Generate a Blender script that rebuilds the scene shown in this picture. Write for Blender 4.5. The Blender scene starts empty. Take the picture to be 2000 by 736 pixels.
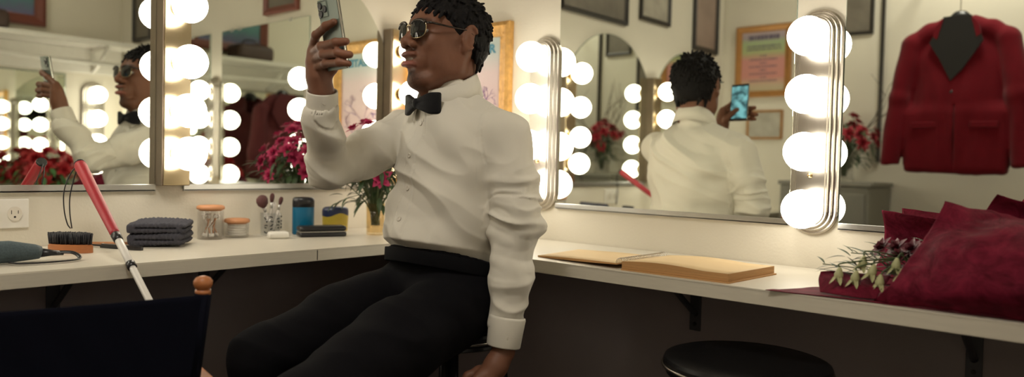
import bpy, bmesh, math, random
import numpy as np
from mathutils import Vector, Matrix
PI = math.pi
sc = bpy.context.scene
COL = sc.collection
random.seed(7)

# ---------------------------------------------------------------- camera
cam_d = bpy.data.cameras.new('camera'); cam = bpy.data.objects.new('camera', cam_d); COL.objects.link(cam)
sc.camera = cam
CAM = Vector((-1.9, -2.1689, 1.0)); YAW, PITCH, ROLL, FPX = 0.8481, -0.03366, 0.02458, 1510.56
fw = Vector((math.sin(YAW)*math.cos(PITCH), math.cos(YAW)*math.cos(PITCH), math.sin(PITCH)))
rt = Vector((math.cos(YAW), -math.sin(YAW), 0)); upv = rt.cross(fw)
r2 = math.cos(ROLL)*rt + math.sin(ROLL)*upv; u2 = -math.sin(ROLL)*rt + math.cos(ROLL)*upv
M = Matrix((r2, u2, -fw)).transposed().to_4x4(); M.translation = CAM
cam.matrix_world = M
cam_d.sensor_width = 36; cam_d.lens = 36*FPX/2000; cam_d.clip_start = 0.05; cam_d.clip_end = 50
cam_d.dof.use_dof = True; cam_d.dof.focus_distance = 1.80; cam_d.dof.aperture_fstop = 1.9

# ---------------------------------------------------------------- world, exposure, render quality
w = bpy.data.worlds.new('world'); sc.world = w; w.use_nodes = True
w.node_tree.nodes['Background'].inputs[0].default_value = (0.6, 0.7, 1, 1)
w.node_tree.nodes['Background'].inputs[1].default_value = 0.0
sc.view_settings.view_transform = 'Standard'; sc.view_settings.look = 'None'
sc.view_settings.gamma = 1; sc.view_settings.use_curve_mapping = False
sc.view_settings.exposure = 0.0
BULB_STRENGTH = 10.5
FILL_LAMP_STRENGTH = 46.0
BULB_COLOR = (1.0, 0.91, 0.76)
try:
    cy = sc.cycles
    cy.use_denoising = True; cy.max_bounces = 14; cy.glossy_bounces = 8; cy.diffuse_bounces = 5
    cy.transmission_bounces = 8; cy.transparent_max_bounces = 12; cy.sample_clamp_indirect = 6.0
    cy.caustics_reflective = True; cy.caustics_refractive = False; cy.blur_glossy = 0.3
except Exception: pass

# ---------------------------------------------------------------- helpers: materials
def newmat(name):
    m = bpy.data.materials.new(name); m.use_nodes = True
    return m, m.node_tree, m.node_tree.nodes['Principled BSDF']
def mat(name, col, rough=.5, metal=0, var=.06, scale=30, bump=0, bscale=200, emit=None, spec=.5, sheen=0, coat=0, stretch=None):
    m, nt, b = newmat(name)
    n = nt.nodes; L = nt.links
    tc = n.new('ShaderNodeTexCoord'); mp = n.new('ShaderNodeMapping'); L.new(tc.outputs['Object'], mp.inputs[0])
    if stretch: mp.inputs['Scale'].default_value = stretch
    nz = n.new('ShaderNodeTexNoise'); nz.inputs['Scale'].default_value = scale; nz.inputs['Detail'].default_value = 4
    L.new(mp.outputs[0], nz.inputs['Vector'])
    mx = n.new('ShaderNodeMix'); mx.data_type = 'RGBA'
    mx.inputs['A'].default_value = (*[c*(1-var) for c in col], 1); mx.inputs['B'].default_value = (*[min(1, c*(1+var)) for c in col], 1)
    L.new(nz.outputs['Fac'], mx.inputs['Factor']); L.new(mx.outputs['Result'], b.inputs['Base Color'])
    b.inputs['Roughness'].default_value = rough; b.inputs['Metallic'].default_value = metal
    b.inputs['Specular IOR Level'].default_value = spec
    if sheen: b.inputs['Sheen Weight'].default_value = sheen
    if coat: b.inputs['Coat Weight'].default_value = coat
    if emit: b.inputs['Emission Color'].default_value = (*emit[0], 1); b.inputs['Emission Strength'].default_value = emit[1]
    if bump:
        n2 = n.new('ShaderNodeTexNoise'); n2.inputs['Scale'].default_value = bscale; n2.inputs['Detail'].default_value = 5
        L.new(mp.outputs[0], n2.inputs['Vector'])
        bp = n.new('ShaderNodeBump'); bp.inputs['Strength'].default_value = bump; bp.inputs['Distance'].default_value = .004
        L.new(n2.outputs['Fac'], bp.inputs['Height']); L.new(bp.outputs[0], b.inputs['Normal'])
    return m
def glassmat(name, col=(1, 1, 1), rough=0.02, ior=1.45):
    """thin-walled glass: clear body, glossy at grazing angles"""
    m, nt, b = newmat(name); n = nt.nodes; L = nt.links; n.remove(b)
    tr = n.new('ShaderNodeBsdfTransparent'); tr.inputs[0].default_value = (*[.94*c for c in col], 1)
    gl = n.new('ShaderNodeBsdfGlossy'); gl.inputs['Roughness'].default_value = rough; gl.inputs[0].default_value = (.9, .9, .9, 1)
    lw = n.new('ShaderNodeLayerWeight'); lw.inputs[0].default_value = .5; pw = n.new('ShaderNodeMath'); pw.operation = 'POWER'; pw.inputs[1].default_value = 3.5; L.new(lw.outputs['Facing'], pw.inputs[0]); fr = n.new('ShaderNodeMath'); fr.operation = 'MULTIPLY_ADD'; fr.inputs[1].default_value = .55; fr.inputs[2].default_value = .035; L.new(pw.outputs[0], fr.inputs[0])
    nz = n.new('ShaderNodeTexNoise'); nz.inputs['Scale'].default_value = 40
    bp = n.new('ShaderNodeBump'); bp.inputs['Strength'].default_value = .03; L.new(nz.outputs['Fac'], bp.inputs['Height']); L.new(bp.outputs[0], gl.inputs['Normal'])
    mx = n.new('ShaderNodeMixShader'); L.new(fr.outputs[0], mx.inputs[0]); L.new(tr.outputs[0], mx.inputs[1]); L.new(gl.outputs[0], mx.inputs[2]); L.new(mx.outputs[0], n['Material Output'].inputs[0])
    return m
def attrmat(name, attr, rough=.5, spec=.4, bump=0, bscale=300, sss=0):
    m, nt, b = newmat(name)
    a = nt.nodes.new('ShaderNodeAttribute'); a.attribute_name = attr
    nz = nt.nodes.new('ShaderNodeTexNoise'); nz.inputs['Scale'].default_value = 60; nz.inputs['Detail'].default_value = 4
    tc = nt.nodes.new('ShaderNodeTexCoord'); nt.links.new(tc.outputs['Object'], nz.inputs['Vector'])
    mr = nt.nodes.new('ShaderNodeMapRange'); mr.inputs['To Min'].default_value = .88; mr.inputs['To Max'].default_value = 1.12
    nt.links.new(nz.outputs['Fac'], mr.inputs['Value'])
    vm = nt.nodes.new('ShaderNodeVectorMath'); vm.operation = 'SCALE'
    nt.links.new(a.outputs['Color'], vm.inputs[0]); nt.links.new(mr.outputs[0], vm.inputs['Scale'])
    nt.links.new(vm.outputs[0], b.inputs['Base Color'])
    b.inputs['Roughness'].default_value = rough; b.inputs['Specular IOR Level'].default_value = spec
    if sss: b.inputs['Subsurface Weight'].default_value = sss; b.inputs['Subsurface Radius'].default_value = (.01, .004, .002); b.inputs['Subsurface Scale'].default_value = .5
    if bump:
        n2 = nt.nodes.new('ShaderNodeTexNoise'); n2.inputs['Scale'].default_value = bscale
        nt.links.new(tc.outputs['Object'], n2.inputs['Vector'])
        bp = nt.nodes.new('ShaderNodeBump'); bp.inputs['Strength'].default_value = bump; bp.inputs['Distance'].default_value = .002
        nt.links.new(n2.outputs['Fac'], bp.inputs['Height']); nt.links.new(bp.outputs[0], b.inputs['Normal'])
    return m
def ramp_mat(name, axis, lo, hi, stops, rough=.7, noise=.0):
    """printed colours along one object axis"""
    m, nt, b = newmat(name); n = nt.nodes; L = nt.links
    tc = n.new('ShaderNodeTexCoord'); sx = n.new('ShaderNodeSeparateXYZ'); L.new(tc.outputs['Object'], sx.inputs[0])
    mr = n.new('ShaderNodeMapRange'); mr.inputs['From Min'].default_value = lo; mr.inputs['From Max'].default_value = hi
    L.new(sx.outputs[axis], mr.inputs['Value'])
    nz = n.new('ShaderNodeTexNoise'); nz.inputs['Scale'].default_value = 14; nz.inputs['Detail'].default_value = 5
    L.new(tc.outputs['Object'], nz.inputs['Vector'])
    ad = n.new('ShaderNodeMath'); ad.operation = 'MULTIPLY_ADD'; ad.inputs[1].default_value = noise; L.new(nz.outputs['Fac'], ad.inputs[0]); L.new(mr.outputs[0], ad.inputs[2])
    cr = n.new('ShaderNodeValToRGB'); L.new(ad.outputs[0], cr.inputs[0])
    e = cr.color_ramp.elements
    while len(e) > 2: e.remove(e[-1])
    for i, (p, c) in enumerate(stops):
        el = e[i] if i < 2 else e.new(p)
        el.position = p; el.color = (*c, 1)
    L.new(cr.outputs[0], b.inputs['Base Color']); b.inputs['Roughness'].default_value = rough
    return m

# ---------------------------------------------------------------- helpers: objects
def tag(o, label=None, cat=None, group=None, kind=None):
    if label: o['label'] = label
    if cat: o['category'] = cat
    if group: o['group'] = group
    if kind: o['kind'] = kind
    return o
def thing(name, label, cat, loc=(0, 0, 0), rz=0, group=None):
    o = bpy.data.objects.new(name, None); COL.objects.link(o); o.empty_display_size = .02
    o.location = loc; o.rotation_euler = (0, 0, rz)
    return tag(o, label, cat, group)
def obj(name, bm, m, parent=None, smooth=False, label=None, loc=None, rot=None, auto=None):
    me = bpy.data.meshes.new(name)
    if isinstance(bm, tuple): me.from_pydata([tuple(v) for v in bm[0]], [], bm[1]); me.update()
    else: bm.to_mesh(me); bm.free()
    ms = m if isinstance(m, (list, tuple)) else [m]
    for q in ms: me.materials.append(q)
    if smooth:
        me.polygons.foreach_set('use_smooth', [True]*len(me.polygons))
    o = bpy.data.objects.new(name, me); COL.objects.link(o)
    if parent: o.parent = parent
    if loc: o.location = loc
    if rot: o.rotation_euler = rot
    if auto:
        try:
            me.polygons.foreach_set('use_smooth', [True]*len(me.polygons))
            me.set_sharp_from_angle(angle=auto)
        except Exception: pass
    if label: o['label'] = label
    return o
def struct(name, bm, m, **k):
    o = obj(name, bm, m, **k); o['kind'] = 'structure'; return o
def BM(): return bmesh.new()
def bx(bm, x0, x1, y0, y1, z0, z1, bevel=0, seg=2, mi=0, mtx=None):
    vs = [bm.verts.new((x, y, z)) for z in (z0, z1) for y in (y0, y1) for x in (x0, x1)]
    F = [(0, 2, 3, 1), (4, 5, 7, 6), (0, 1, 5, 4), (2, 6, 7, 3), (0, 4, 6, 2), (1, 3, 7, 5)]
    fs = [bm.faces.new([vs[i] for i in f]) for f in F]
    for f in fs: f.material_index = mi
    if bevel:
        es = list({e for f in fs for e in f.edges})
        r = bmesh.ops.bevel(bm, geom=es, offset=bevel, segments=seg, affect='EDGES', profile=.5)
        vs = list({v for v in r['verts']} | {v for v in vs if v.is_valid})
        for f in r['faces']: f.material_index = mi
    if mtx is not None: bmesh.ops.transform(bm, matrix=mtx, verts=[v for v in vs if v.is_valid])
    return vs
def tube(bm, pts, r, n=10, closed=False, cap=True, mi=0, flat=1.0):
    pts = [Vector(p) for p in pts]; N = len(pts); rs = r if isinstance(r, (list, tuple)) else [r]*N
    rings = []; prev = None
    for i, p in enumerate(pts):
        a = pts[(i-1) % N] if (closed or i > 0) else p; b = pts[(i+1) % N] if (closed or i < N-1) else p
        t = (b-a).normalized() if (b-a).length > 1e-9 else Vector((0, 0, 1))
        if prev is None: prev = t.orthogonal().normalized()
        prev = (prev - t*prev.dot(t));
        prev = prev.normalized() if prev.length > 1e-6 else t.orthogonal().normalized()
        bn = t.cross(prev)
        rings.append([bm.verts.new(p + rs[i]*(math.cos(2*PI*k/n)*prev + flat*math.sin(2*PI*k/n)*bn)) for k in range(n)])
    M_ = N if closed else N-1
    for i in range(M_):
        A, B = rings[i], rings[(i+1) % N]
        for k in range(n):
            f = bm.faces.new((A[k], A[(k+1) % n], B[(k+1) % n], B[k])); f.material_index = mi; f.smooth = True
    if cap and not closed:
        for R_ in (rings[0][::-1], rings[-1]):
            f = bm.faces.new(R_); f.material_index = mi
    return rings
def lathe(bm, prof, n=32, c=(0, 0, 0), mi=0, axis=None, cap=True, sx=1, sy=1):
    c = Vector(c); rot = Matrix.Identity(3)
    if axis is not None: rot = Vector((0, 0, 1)).rotation_difference(Vector(axis)).to_matrix()
    rings = []
    for r, z in prof:
        if r < 1e-6: rings.append([bm.verts.new(c + rot @ Vector((0, 0, z)))])
        else: rings.append([bm.verts.new(c + rot @ Vector((sx*r*math.cos(2*PI*k/n), sy*r*math.sin(2*PI*k/n), z))) for k in range(n)])
    for A, B in zip(rings, rings[1:]):
        for k in range(n):
            k2 = (k+1) % n
            if len(A) == 1 and len(B) == 1: continue
            q = (A[0], B[k2], B[k]) if len(A) == 1 else ((A[k], A[k2], B[0]) if len(B) == 1 else (A[k], A[k2], B[k2], B[k]))
            f = bm.faces.new(q); f.material_index = mi; f.smooth = True
    if cap:
        if len(rings[0]) > 1: f = bm.faces.new(rings[0][::-1]); f.material_index = mi
        if len(rings[-1]) > 1: f = bm.faces.new(rings[-1]); f.material_index = mi
    return rings
def prism(bm, pts2, plane, a, b, bevel=0, mi=0):
    """extrude a 2-D outline between a and b; plane 'yz' -> extrude in x, 'xz' -> y, 'xy' -> z"""
    def P(u, v, t): return {'yz': (t, u, v), 'xz': (u, t, v), 'xy': (u, v, t)}[plane]
    A = [bm.verts.new(P(u, v, a)) for u, v in pts2]; B = [bm.verts.new(P(u, v, b)) for u, v in pts2]
    n = len(A); fs = [bm.faces.new(A[::-1]), bm.faces.new(B)]
    for i in range(n): fs.append(bm.faces.new((A[i], A[(i+1) % n], B[(i+1) % n], B[i])))
    for f in fs: f.material_index = mi
    if bevel: bmesh.ops.bevel(bm, geom=list(fs[1].edges), offset=bevel, segments=2, affect='EDGES')
    bmesh.ops.recalc_face_normals(bm, faces=bm.faces)
def arc(cx, cz, r, a0, a1, n=16): return [(cx+r*math.cos(a0+(a1-a0)*i/n), cz+r*math.sin(a0+(a1-a0)*i/n)) for i in range(n+1)]
def bez(pts, n=24):
    """Catmull-Rom through points"""
    P = [Vector(p) for p in pts]; P = [2*P[0]-P[1]] + P + [2*P[-1]-P[-2]]; out = []
    m = len(P)-3
    for s in range(m):
        for i in range(n // m + 1):
            t = i/(n // m + 1); a, b, c, d = P[s:s+4]
            out.append(.5*((2*b)+(c-a)*t+(2*a-5*b+4*c-d)*t*t+(3*b-a-3*c+d)*t**3))
    out.append(P[-2]); return out
def text_mesh(txt, size, m, parent, loc, rot, name='lettering', extrude=.0006, align='CENTER', bold=0, sx=1):
    cu = bpy.data.curves.new(name, 'FONT'); cu.body = txt; cu.size = size; cu.extrude = extrude; cu.align_x = align; cu.offset = bold
    to = bpy.data.objects.new(name, cu); COL.objects.link(to)
    dg = bpy.context.evaluated_depsgraph_get(); me = bpy.data.meshes.new_from_object(to.evaluated_get(dg))
    COL.objects.unlink(to); bpy.data.objects.remove(to)
    o = bpy.data.objects.new(name, me); COL.objects.link(o); me.materials.clear(); me.materials.append(m)
    o.parent = parent; o.location = loc; o.rotation_euler = rot; o.scale = (sx, 1, 1)
    return o
def copy_tree(o, parent=None):
    c = o.copy(); COL.objects.link(c)
    if parent: c.parent = parent
    for ch in list(o.children): copy_tree(ch, c)
    return c

# ---------------------------------------------------------------- helpers: signed-distance sculpting
class SDF:
    def __init__(s, lo, hi, h):
        s.lo = np.array(lo, np.float32); s.h = h
        s.n = np.ceil((np.array(hi)-np.array(lo))/h).astype(int)+1
        s.g = np.full(s.n, 1.0, np.float32)
    def win(s, lo, hi):
        a = np.maximum(np.floor((np.array(lo)-s.lo)/s.h).astype(int), 0); b = np.minimum(np.ceil((np.array(hi)-s.lo)/s.h).astype(int)+1, s.n)
        if (b <= a).any(): return None, None
        ax = [(s.lo[i]+s.h*np.arange(a[i], b[i], dtype=np.float32)) for i in range(3)]
        return tuple(slice(a[i], b[i]) for i in range(3)), (ax[0][:, None, None], ax[1][None, :, None], ax[2][None, None, :])
    def comb(s, sl, d, k, mode):
        g = s.g[sl]
        if mode == 'u':
            if k <= 0: g[...] = np.minimum(g, d); return
            h = np.clip(.5+.5*(g-d)/k, 0, 1); g[...] = g*(1-h)+d*h-k*h*(1-h)
        elif mode == 's':
            k = max(k, 1e-5); h = np.clip(.5-.5*(g+d)/k, 0, 1); g[...] = g*(1-h)-d*h+k*h*(1-h)
        elif mode == 'i':
            g[...] = np.maximum(g, d)
    def cone(s, a, b, ra, rb=None, k=.01, mode='u'):
        rb = ra if rb is None else rb; a = np.array(a, np.float32); b = np.array(b, np.float32); m = max(ra, rb)+k*1.5+2*s.h
        sl, X = s.win(np.minimum(a, b)-m, np.maximum(a, b)+m)
        if sl is None: return s
        ab = b-a; L2 = float(ab@ab)+1e-12
        t = np.clip(((X[0]-a[0])*ab[0]+(X[1]-a[1])*ab[1]+(X[2]-a[2])*ab[2])/L2, 0, 1)
        d = np.sqrt((X[0]-a[0]-t*ab[0])**2+(X[1]-a[1]-t*ab[1])**2+(X[2]-a[2]-t*ab[2])**2)-(ra+t*(rb-ra))
        s.comb(sl, d, k, mode); return s
    def chain(s, pts, rs, k=.01, mode='u'):
        for i in range(len(pts)-1): s.cone(pts[i], pts[i+1], rs[i], rs[i+1], k, mode)
        return s
    def ell(s, c, r, R=None, k=.01, mode='u'):
        c = np.array(c, np.float32); r = np.array(r, np.float32); R = np.eye(3, dtype=np.float32) if R is None else np.array(R, np.float32)
        e = np.sqrt(((R*r[:, None])**2).sum(0)); m = k*1.5+2*s.h   # rows of R = local axes
        sl, X = s.win(c-e-m, c+e+m)
        if sl is None: return s
        q = [(X[0]-c[0])*R[i, 0]+(X[1]-c[1])*R[i, 1]+(X[2]-c[2])*R[i, 2] for i in range(3)]
        k0 = np.sqrt(sum((q[i]/r[i])**2 for i in range(3))); k1 = np.sqrt(sum((q[i]/r[i]**2)**2 for i in range(3)))
        d = k0*(k0-1)/np.maximum(k1, 1e-6)
        s.comb(sl, d, k, mode); return s
    def box(s, c, hs, R=None, rnd=.003, k=.0, mode='u'):
        c = np.array(c, np.float32); hs = np.array(hs, np.float32); R = np.eye(3, dtype=np.float32) if R is None else np.array(R, np.float32)
        e = (np.abs(R)*hs[:, None]).sum(0); m = k*1.5+2*s.h+rnd
        sl, X = s.win(c-e-m, c+e+m)
        if sl is None: return s
        q = [np.abs((X[0]-c[0])*R[i, 0]+(X[1]-c[1])*R[i, 1]+(X[2]-c[2])*R[i, 2])-hs[i]+rnd for i in range(3)]
        d = np.sqrt(sum(np.maximum(t, 0)**2 for t in q))+np.minimum(np.maximum(np.maximum(q[0], q[1]), q[2]), 0)-rnd
        s.comb(sl, d, k, mode); return s
    def plane(s, n, p, k=0):   # keep the side n.(x-p) < 0
        n = np.array(n, np.float32); n /= np.linalg.norm(n); sl, X = s.win(s.lo, s.lo+s.h*s.n)
        d = (X[0]-p[0])*n[0]+(X[1]-p[1])*n[1]+(X[2]-p[2])*n[2]
        if k: 
            g = s.g; h = np.clip(.5-.5*(d-g)/k, 0, 1); g[...] = d*(1-h)+g*h+k*h*(1-h)
        else: s.g = np.maximum(s.g, d.astype(np.float32))
        return s
    def mesh(s):
        g = s.g; h = s.h; ins = g < 0
        C8 = [ins[i:g.shape[0]-1+i, j:g.shape[1]-1+j, k:g.shape[2]-1+k] for i in (0, 1) for j in (0, 1) for k in (0, 1)]
        allc = C8[0].copy(); anyc = C8[0].copy()
        for c in C8[1:]: allc &= c; anyc |= c
        act = anyc & ~allc; idx = np.argwhere(act)
        vid = np.full(act.shape, -1, np.int32); vid[act] = np.arange(len(idx))
        acc = np.zeros((len(idx), 3), np.float64); cnt = np.zeros(len(idx))
        cor = [(i, j, k) for i in (0, 1) for j in (0, 1) for k in (0, 1)]
        val = {c: g[idx[:, 0]+c[0], idx[:, 1]+c[1], idx[:, 2]+c[2]] for c in cor}
        for a in cor:
            for ax in range(3):
                if a[ax]: continue
                b = list(a); b[ax] = 1; b = tuple(b); va, vb = val[a], val[b]
                m = (va < 0) != (vb < 0); t = np.where(m, va/np.where(m, va-vb, 1), 0)
                p = np.zeros((len(idx), 3)); p[:] = a; p[:, ax] = t
                acc[m] += p[m]; cnt[m] += 1
        V = s.lo+(idx+acc/np.maximum(cnt, 1)[:, None])*h
        Q = []
        for ax in range(3):
            sl0 = [slice(1, -1)]*3; sl0[ax] = slice(0, -1); sl1 = list(sl0); sl1[ax] = slice(1, None)
            A = ins[tuple(sl0)]; B = ins[tuple(sl1)]
            e = np.argwhere(A != B)
            if not len(e): continue
            o = np.ones(3, int); o[ax] = 0; e = e+o; u, v = [i for i in range(3) if i != ax]
            def cell(du, dv):
                c = e.copy(); c[:, u] -= du; c[:, v] -= dv; return vid[c[:, 0], c[:, 1], c[:, 2]]
            q = np.stack([cell(1, 1), cell(0, 1), cell(0, 0), cell(1, 0)], 1)
            flip = ins[e[:, 0], e[:, 1], e[:, 2]]
            if ax == 1: flip = ~flip
            q[~flip] = q[~flip][:, ::-1]; Q.append(q)
        Q = np.concatenate(Q); Q = Q[(Q >= 0).all(1)]
        return V.astype(np.float64), Q
def smooth_vf(V, Q, it=1, lam=.5):
    for _ in range(it):
        s = np.zeros_like(V); c = np.zeros(len(V))
        for a in range(4):
            for b in ((a+1) % 4, (a-1) % 4):
                np.add.at(s, Q[:, a], V[Q[:, b]]); np.add.at(c, Q[:, a], 1)
        V = V+lam*(s/np.maximum(c, 1)[:, None]-V)
    return V
def normals_vf(V, Q):
    n = np.cross(V[Q[:, 2]]-V[Q[:, 0]], V[Q[:, 3]]-V[Q[:, 1]]); N = np.zeros_like(V)
    for a in range(4): np.add.at(N, Q[:, a], n)
    return N/np.maximum(np.linalg.norm(N, axis=1), 1e-12)[:, None]
def vf_obj(name, V, Q, m, parent=None, col=None, attr='tint', label=None):
    me = bpy.data.meshes.new(name)
    me.vertices.add(len(V)); me.vertices.foreach_set('co', V.astype(np.float32).ravel())
    me.loops.add(Q.size); me.loops.foreach_set('vertex_index', Q.astype(np.int32).ravel())
    me.polygons.add(len(Q)); me.polygons.foreach_set('loop_start', np.arange(0, Q.size, Q.shape[1], dtype=np.int32))
    me.update(calc_edges=True); me.validate()
    me.polygons.foreach_set('use_smooth', [True]*len(me.polygons))
    for q in (m if isinstance(m, (list, tuple)) else [m]): me.materials.append(q)
    if col is not None:
        a = me.color_attributes.new(attr, 'FLOAT_COLOR', 'POINT'); c4 = np.ones((len(V), 4), np.float32); c4[:, :3] = col; a.data.foreach_set('color', c4.ravel())
    o = bpy.data.objects.new(name, me); COL.objects.link(o)
    if parent: o.parent = parent
    if label: o['label'] = label
    return o
def gauss(V, c, s): return np.exp(-(((V-np.array(c))/np.array(s))**2).sum(1))
def vnoise(P, seed=0):
    """smooth value noise, vectorised, roughly -1..1"""
    rng = np.random.default_rng(seed); T = rng.uniform(-1, 1, 4096)
    I = np.floor(P).astype(np.int64); F = P-I; F = F*F*(3-2*F); out = np.zeros(len(P))
    for i in (0, 1):
        for j in (0, 1):
            for k in (0, 1):
                hsh = ((I[:, 0]+i)*73856093 ^ (I[:, 1]+j)*19349663 ^ (I[:, 2]+k)*83492791) & 4095
                out += T[hsh]*np.where(i, F[:, 0], 1-F[:, 0])*np.where(j, F[:, 1], 1-F[:, 1])*np.where(k, F[:, 2], 1-F[:, 2])
    return out

# ================================================================ materials
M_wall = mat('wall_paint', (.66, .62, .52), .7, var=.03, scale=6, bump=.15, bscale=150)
M_low = mat('lower_wall_grey', (.26, .22, .225), .7, var=.12, scale=5, bump=.2, bscale=60)  # darker grey than the wall above the counter
M_ceil = mat('ceiling_paint', (.62, .6, .53), .8)
M_floor = mat('floor_boards', (.07, .06, .055), .5, var=.25, scale=4, stretch=(1, 12, 1))
M_mirror = mat('mirror_glass', (.84, .87, .80), 0.0, 1.0, var=.0)
M_edge = mat('mirror_edge_glass', (.25, .32, .28), .15, .3)
M_chrome = mat('brushed_nickel', (.55, .51, .45), .27, 1, var=.08, scale=8, stretch=(30, 30, 1))
M_channel = mat('aluminium_channel', (.62, .62, .60), .3, 1, var=.05)
M_brass = mat('polished_brass', (.54, .44, .28), .21, 1, var=.05, scale=9)
M_brassd = mat('brass_socket', (.50, .36, .17), .28, 1, var=.1)
M_bside = mat('aged_bronze_side', (.22, .17, .12), .4, .7, var=.2, scale=20)
M_sockw = mat('socket_cup', (.45, .38, .28), .3, .9)
M_counter = mat('counter_laminate', (.64, .60, .51), .38, var=.035, scale=25, stretch=(1, 1, 1), bump=.05, bscale=80)
M_edgeL = mat('counter_edge', (.60, .56, .47), .5, var=.08, scale=18, stretch=(1, 1, 14))
M_black = mat('black_plastic', (.012, .012, .014), .32)
M_blackm = mat('black_metal', (.014, .014, .016), .35, .5)
M_wood = mat('orange_wood', (.42, .15, .05), .45, var=.2, scale=20, stretch=(1, 8, 8))
M_lid = mat('pale_wood_lid', (.52, .24, .11), .55, var=.1, scale=30)
M_canvas = mat('navy_canvas', (.004, .0045, .010), .95, var=.15, scale=200, bump=.4, bscale=900, spec=.08)
M_glass = glassmat('clear_glass')
M_gold = mat('gilt_frame', (.58, .33, .10), .38, .5, var=.5, scale=45, bump=1.0, bscale=110)
M_goldi = mat('gilt_frame_edge', (.42, .20, .06), .4, .4, var=.2, scale=30)
M_dark = mat('dark_frame', (.022, .018, .015), .4, var=.2)
M_redfr = mat('red_brown_frame', (.16, .045, .03), .4, var=.2)
M_photo = mat('old_photograph', (.16, .14, .11), .5, var=.6, scale=9)
M_photo2 = mat('pale_photograph', (.38, .35, .29), .5, var=.5, scale=12)
M_white = mat('white_plastic', (.74, .72, .66), .35)
def bulbmat():
    m, nt, b = newmat('lit_bulb')
    nt.nodes.remove(b); e = nt.nodes.new('ShaderNodeEmission'); e.inputs[0].default_value = (*BULB_COLOR, 1); e.inputs[1].default_value = BULB_STRENGTH
    nt.links.new(e.outputs[0], nt.nodes['Material Output'].inputs[0]); return m
M_bulb = bulbmat()

# ================================================================ the room shell
XW, YS, ZT = -2.47, -2.60, 2.55
b = BM(); bx(b, XW-.1, .1, YS-.1, .1, -.08, 0); struct('floor', b, M_floor)
b = BM(); bx(b, XW-.1, .1, YS-.1, .1, ZT, ZT+.08); struct('ceiling', b, M_ceil)
b = BM(); bx(b, XW-.1, .1, 0, .1, .745, ZT); struct('wall_left', b, M_wall)
b = BM(); bx(b, 0, .1, YS-.1, 0, .745, ZT); struct('wall_right', b, M_wall)
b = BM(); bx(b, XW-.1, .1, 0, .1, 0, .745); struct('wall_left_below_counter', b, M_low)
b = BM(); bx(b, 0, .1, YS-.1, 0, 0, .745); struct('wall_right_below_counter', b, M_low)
b = BM(); bx(b, XW-.1, XW, YS-.1, 0, 0, ZT); struct('wall_west', b, M_wall)
b = BM(); bx(b, XW, 0, YS-.1, YS, 0, ZT); struct('wall_south', b, M_wall)
b = BM(); bx(b, XW, XW+.018, -.900, -.916+.0, 1.05, ZT); o = struct('trim_1', b, M_dark)

# ---------------------------------------------------------------- counter (continuous L)
DL, DR = .444, .418
b = BM()
out = [(XW, -.001), (-.001, -.001), (-.001, YS), (-1.25, YS), (-1.25, YS+.40), (-DR, YS+.40), (-DR, -DL), (XW, -DL)]
prism(b, out, 'xy', .728, .76, bevel=.003)
cnt = thing('counter', 'long white laminate dressing counter running round the mirror corner', 'counter', (0, 0, 0))
obj('worktop', b, M_counter, cnt)
b = BM()
bx(b, XW, -DR-.001, -DL-.0022, -DL+.0005, .729, .7575); bx(b, -DR-.0022, -DR+.0005, YS+.40, -DL, .729, .7575)
obj('edge_band', b, M_edgeL, cnt)
b = BM(); bx(b, -.7155, -.7135, -DL-.0028, -DL, .731, .757); obj('seam', b, M_black, cnt)
M_brk = mat('painted_bracket', (.06, .06, .07), .5, .3)
def bracket(loc, ax, label):
    t = thing('shelf_bracket', label, 'bracket', loc, 0 if ax == 'y' else -PI/2, 'metal brackets under the dressing counter')
    b = BM(); bx(b, -.016, .016, -.005, 0, -.17, 0, .001)
    obj('wall_plate', b, M_brk, t)
    b = BM(); bx(b, -.016, .016, -.25, -.005, -.005, 0, .001); obj('top_plate', b, M_brk, t)
    b = BM(); tube(b, [(0, -.004, -.125), (0, -.02, -.115), (0, -.17, -.012), (0, -.19, -.006)], .008, 8); obj('brace', b, M_brk, t)
    b = BM(); tube(b, [(0, -.004, -.152), (0, -.0075, -.152)], .005, 10); obj('screw', b, M_black, t)
for x, l in ((-.80, 'dark metal bracket under the left counter behind the seated man'), (-1.20, 'dark metal bracket under the left counter behind the leaning cane'), (-1.62, 'dark metal bracket under the far left stretch of the counter')):
    bracket((x, -.001, .7275), 'y', l)
for y, l in ((-1.17, 'dark metal bracket under the right counter below the open sketchbook'), (-1.83, 'dark metal bracket under the right counter below the wrapped bouquet')):
    bracket((-.001, y, .7275), 'x', l)

# ---------------------------------------------------------------- mirrors
ARC_R = .384
def arch_mirror(cx, label, xl, xr):
    t = thing('arched_mirror', label, 'mirror', (cx, 0, .908), 0, 'arched mirrors on the left wall')
    xl -= cx; xr -= cx; zz = lambda x: .345+math.sqrt(max(ARC_R**2-x*x, 0)); aR, aL = math.acos(min(1, xr/ARC_R)), math.acos(max(-1, xl/ARC_R))
    pts = [(xl, 0), (xr, 0)] + arc(0, .345, ARC_R, aR, aL, 40)
    b = BM(); prism(b, pts, 'xz', -.002, -.006, bevel=.0012)
    obj('glass', b, M_mirror, t)
    b = BM(); prism(b, [(u*1.001, v*1.001) for u, v in pts], 'xz', 0, -.0045); obj('backing', b, M_edge, t)
    b = BM(); bx(b, xl, xr, -.0095, -.0062, -.012, .007, .0008); bx(b, xl, xr, -.0095, 0, -.012, -.008)
    obj('bottom_channel', b, M_channel, t)
arch_mirror(-.503, 'arched mirror nearest the corner, between the two left wall light bars', -.8655, -.1495)
arch_mirror(-1.278, 'arched mirror on the left wall showing the man in profile', -1.6115, -.9465)
arch_mirror(-2.054, 'arched mirror at the far left end, seen only as a reflection behind the man', -2.42, -1.6925)
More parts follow.
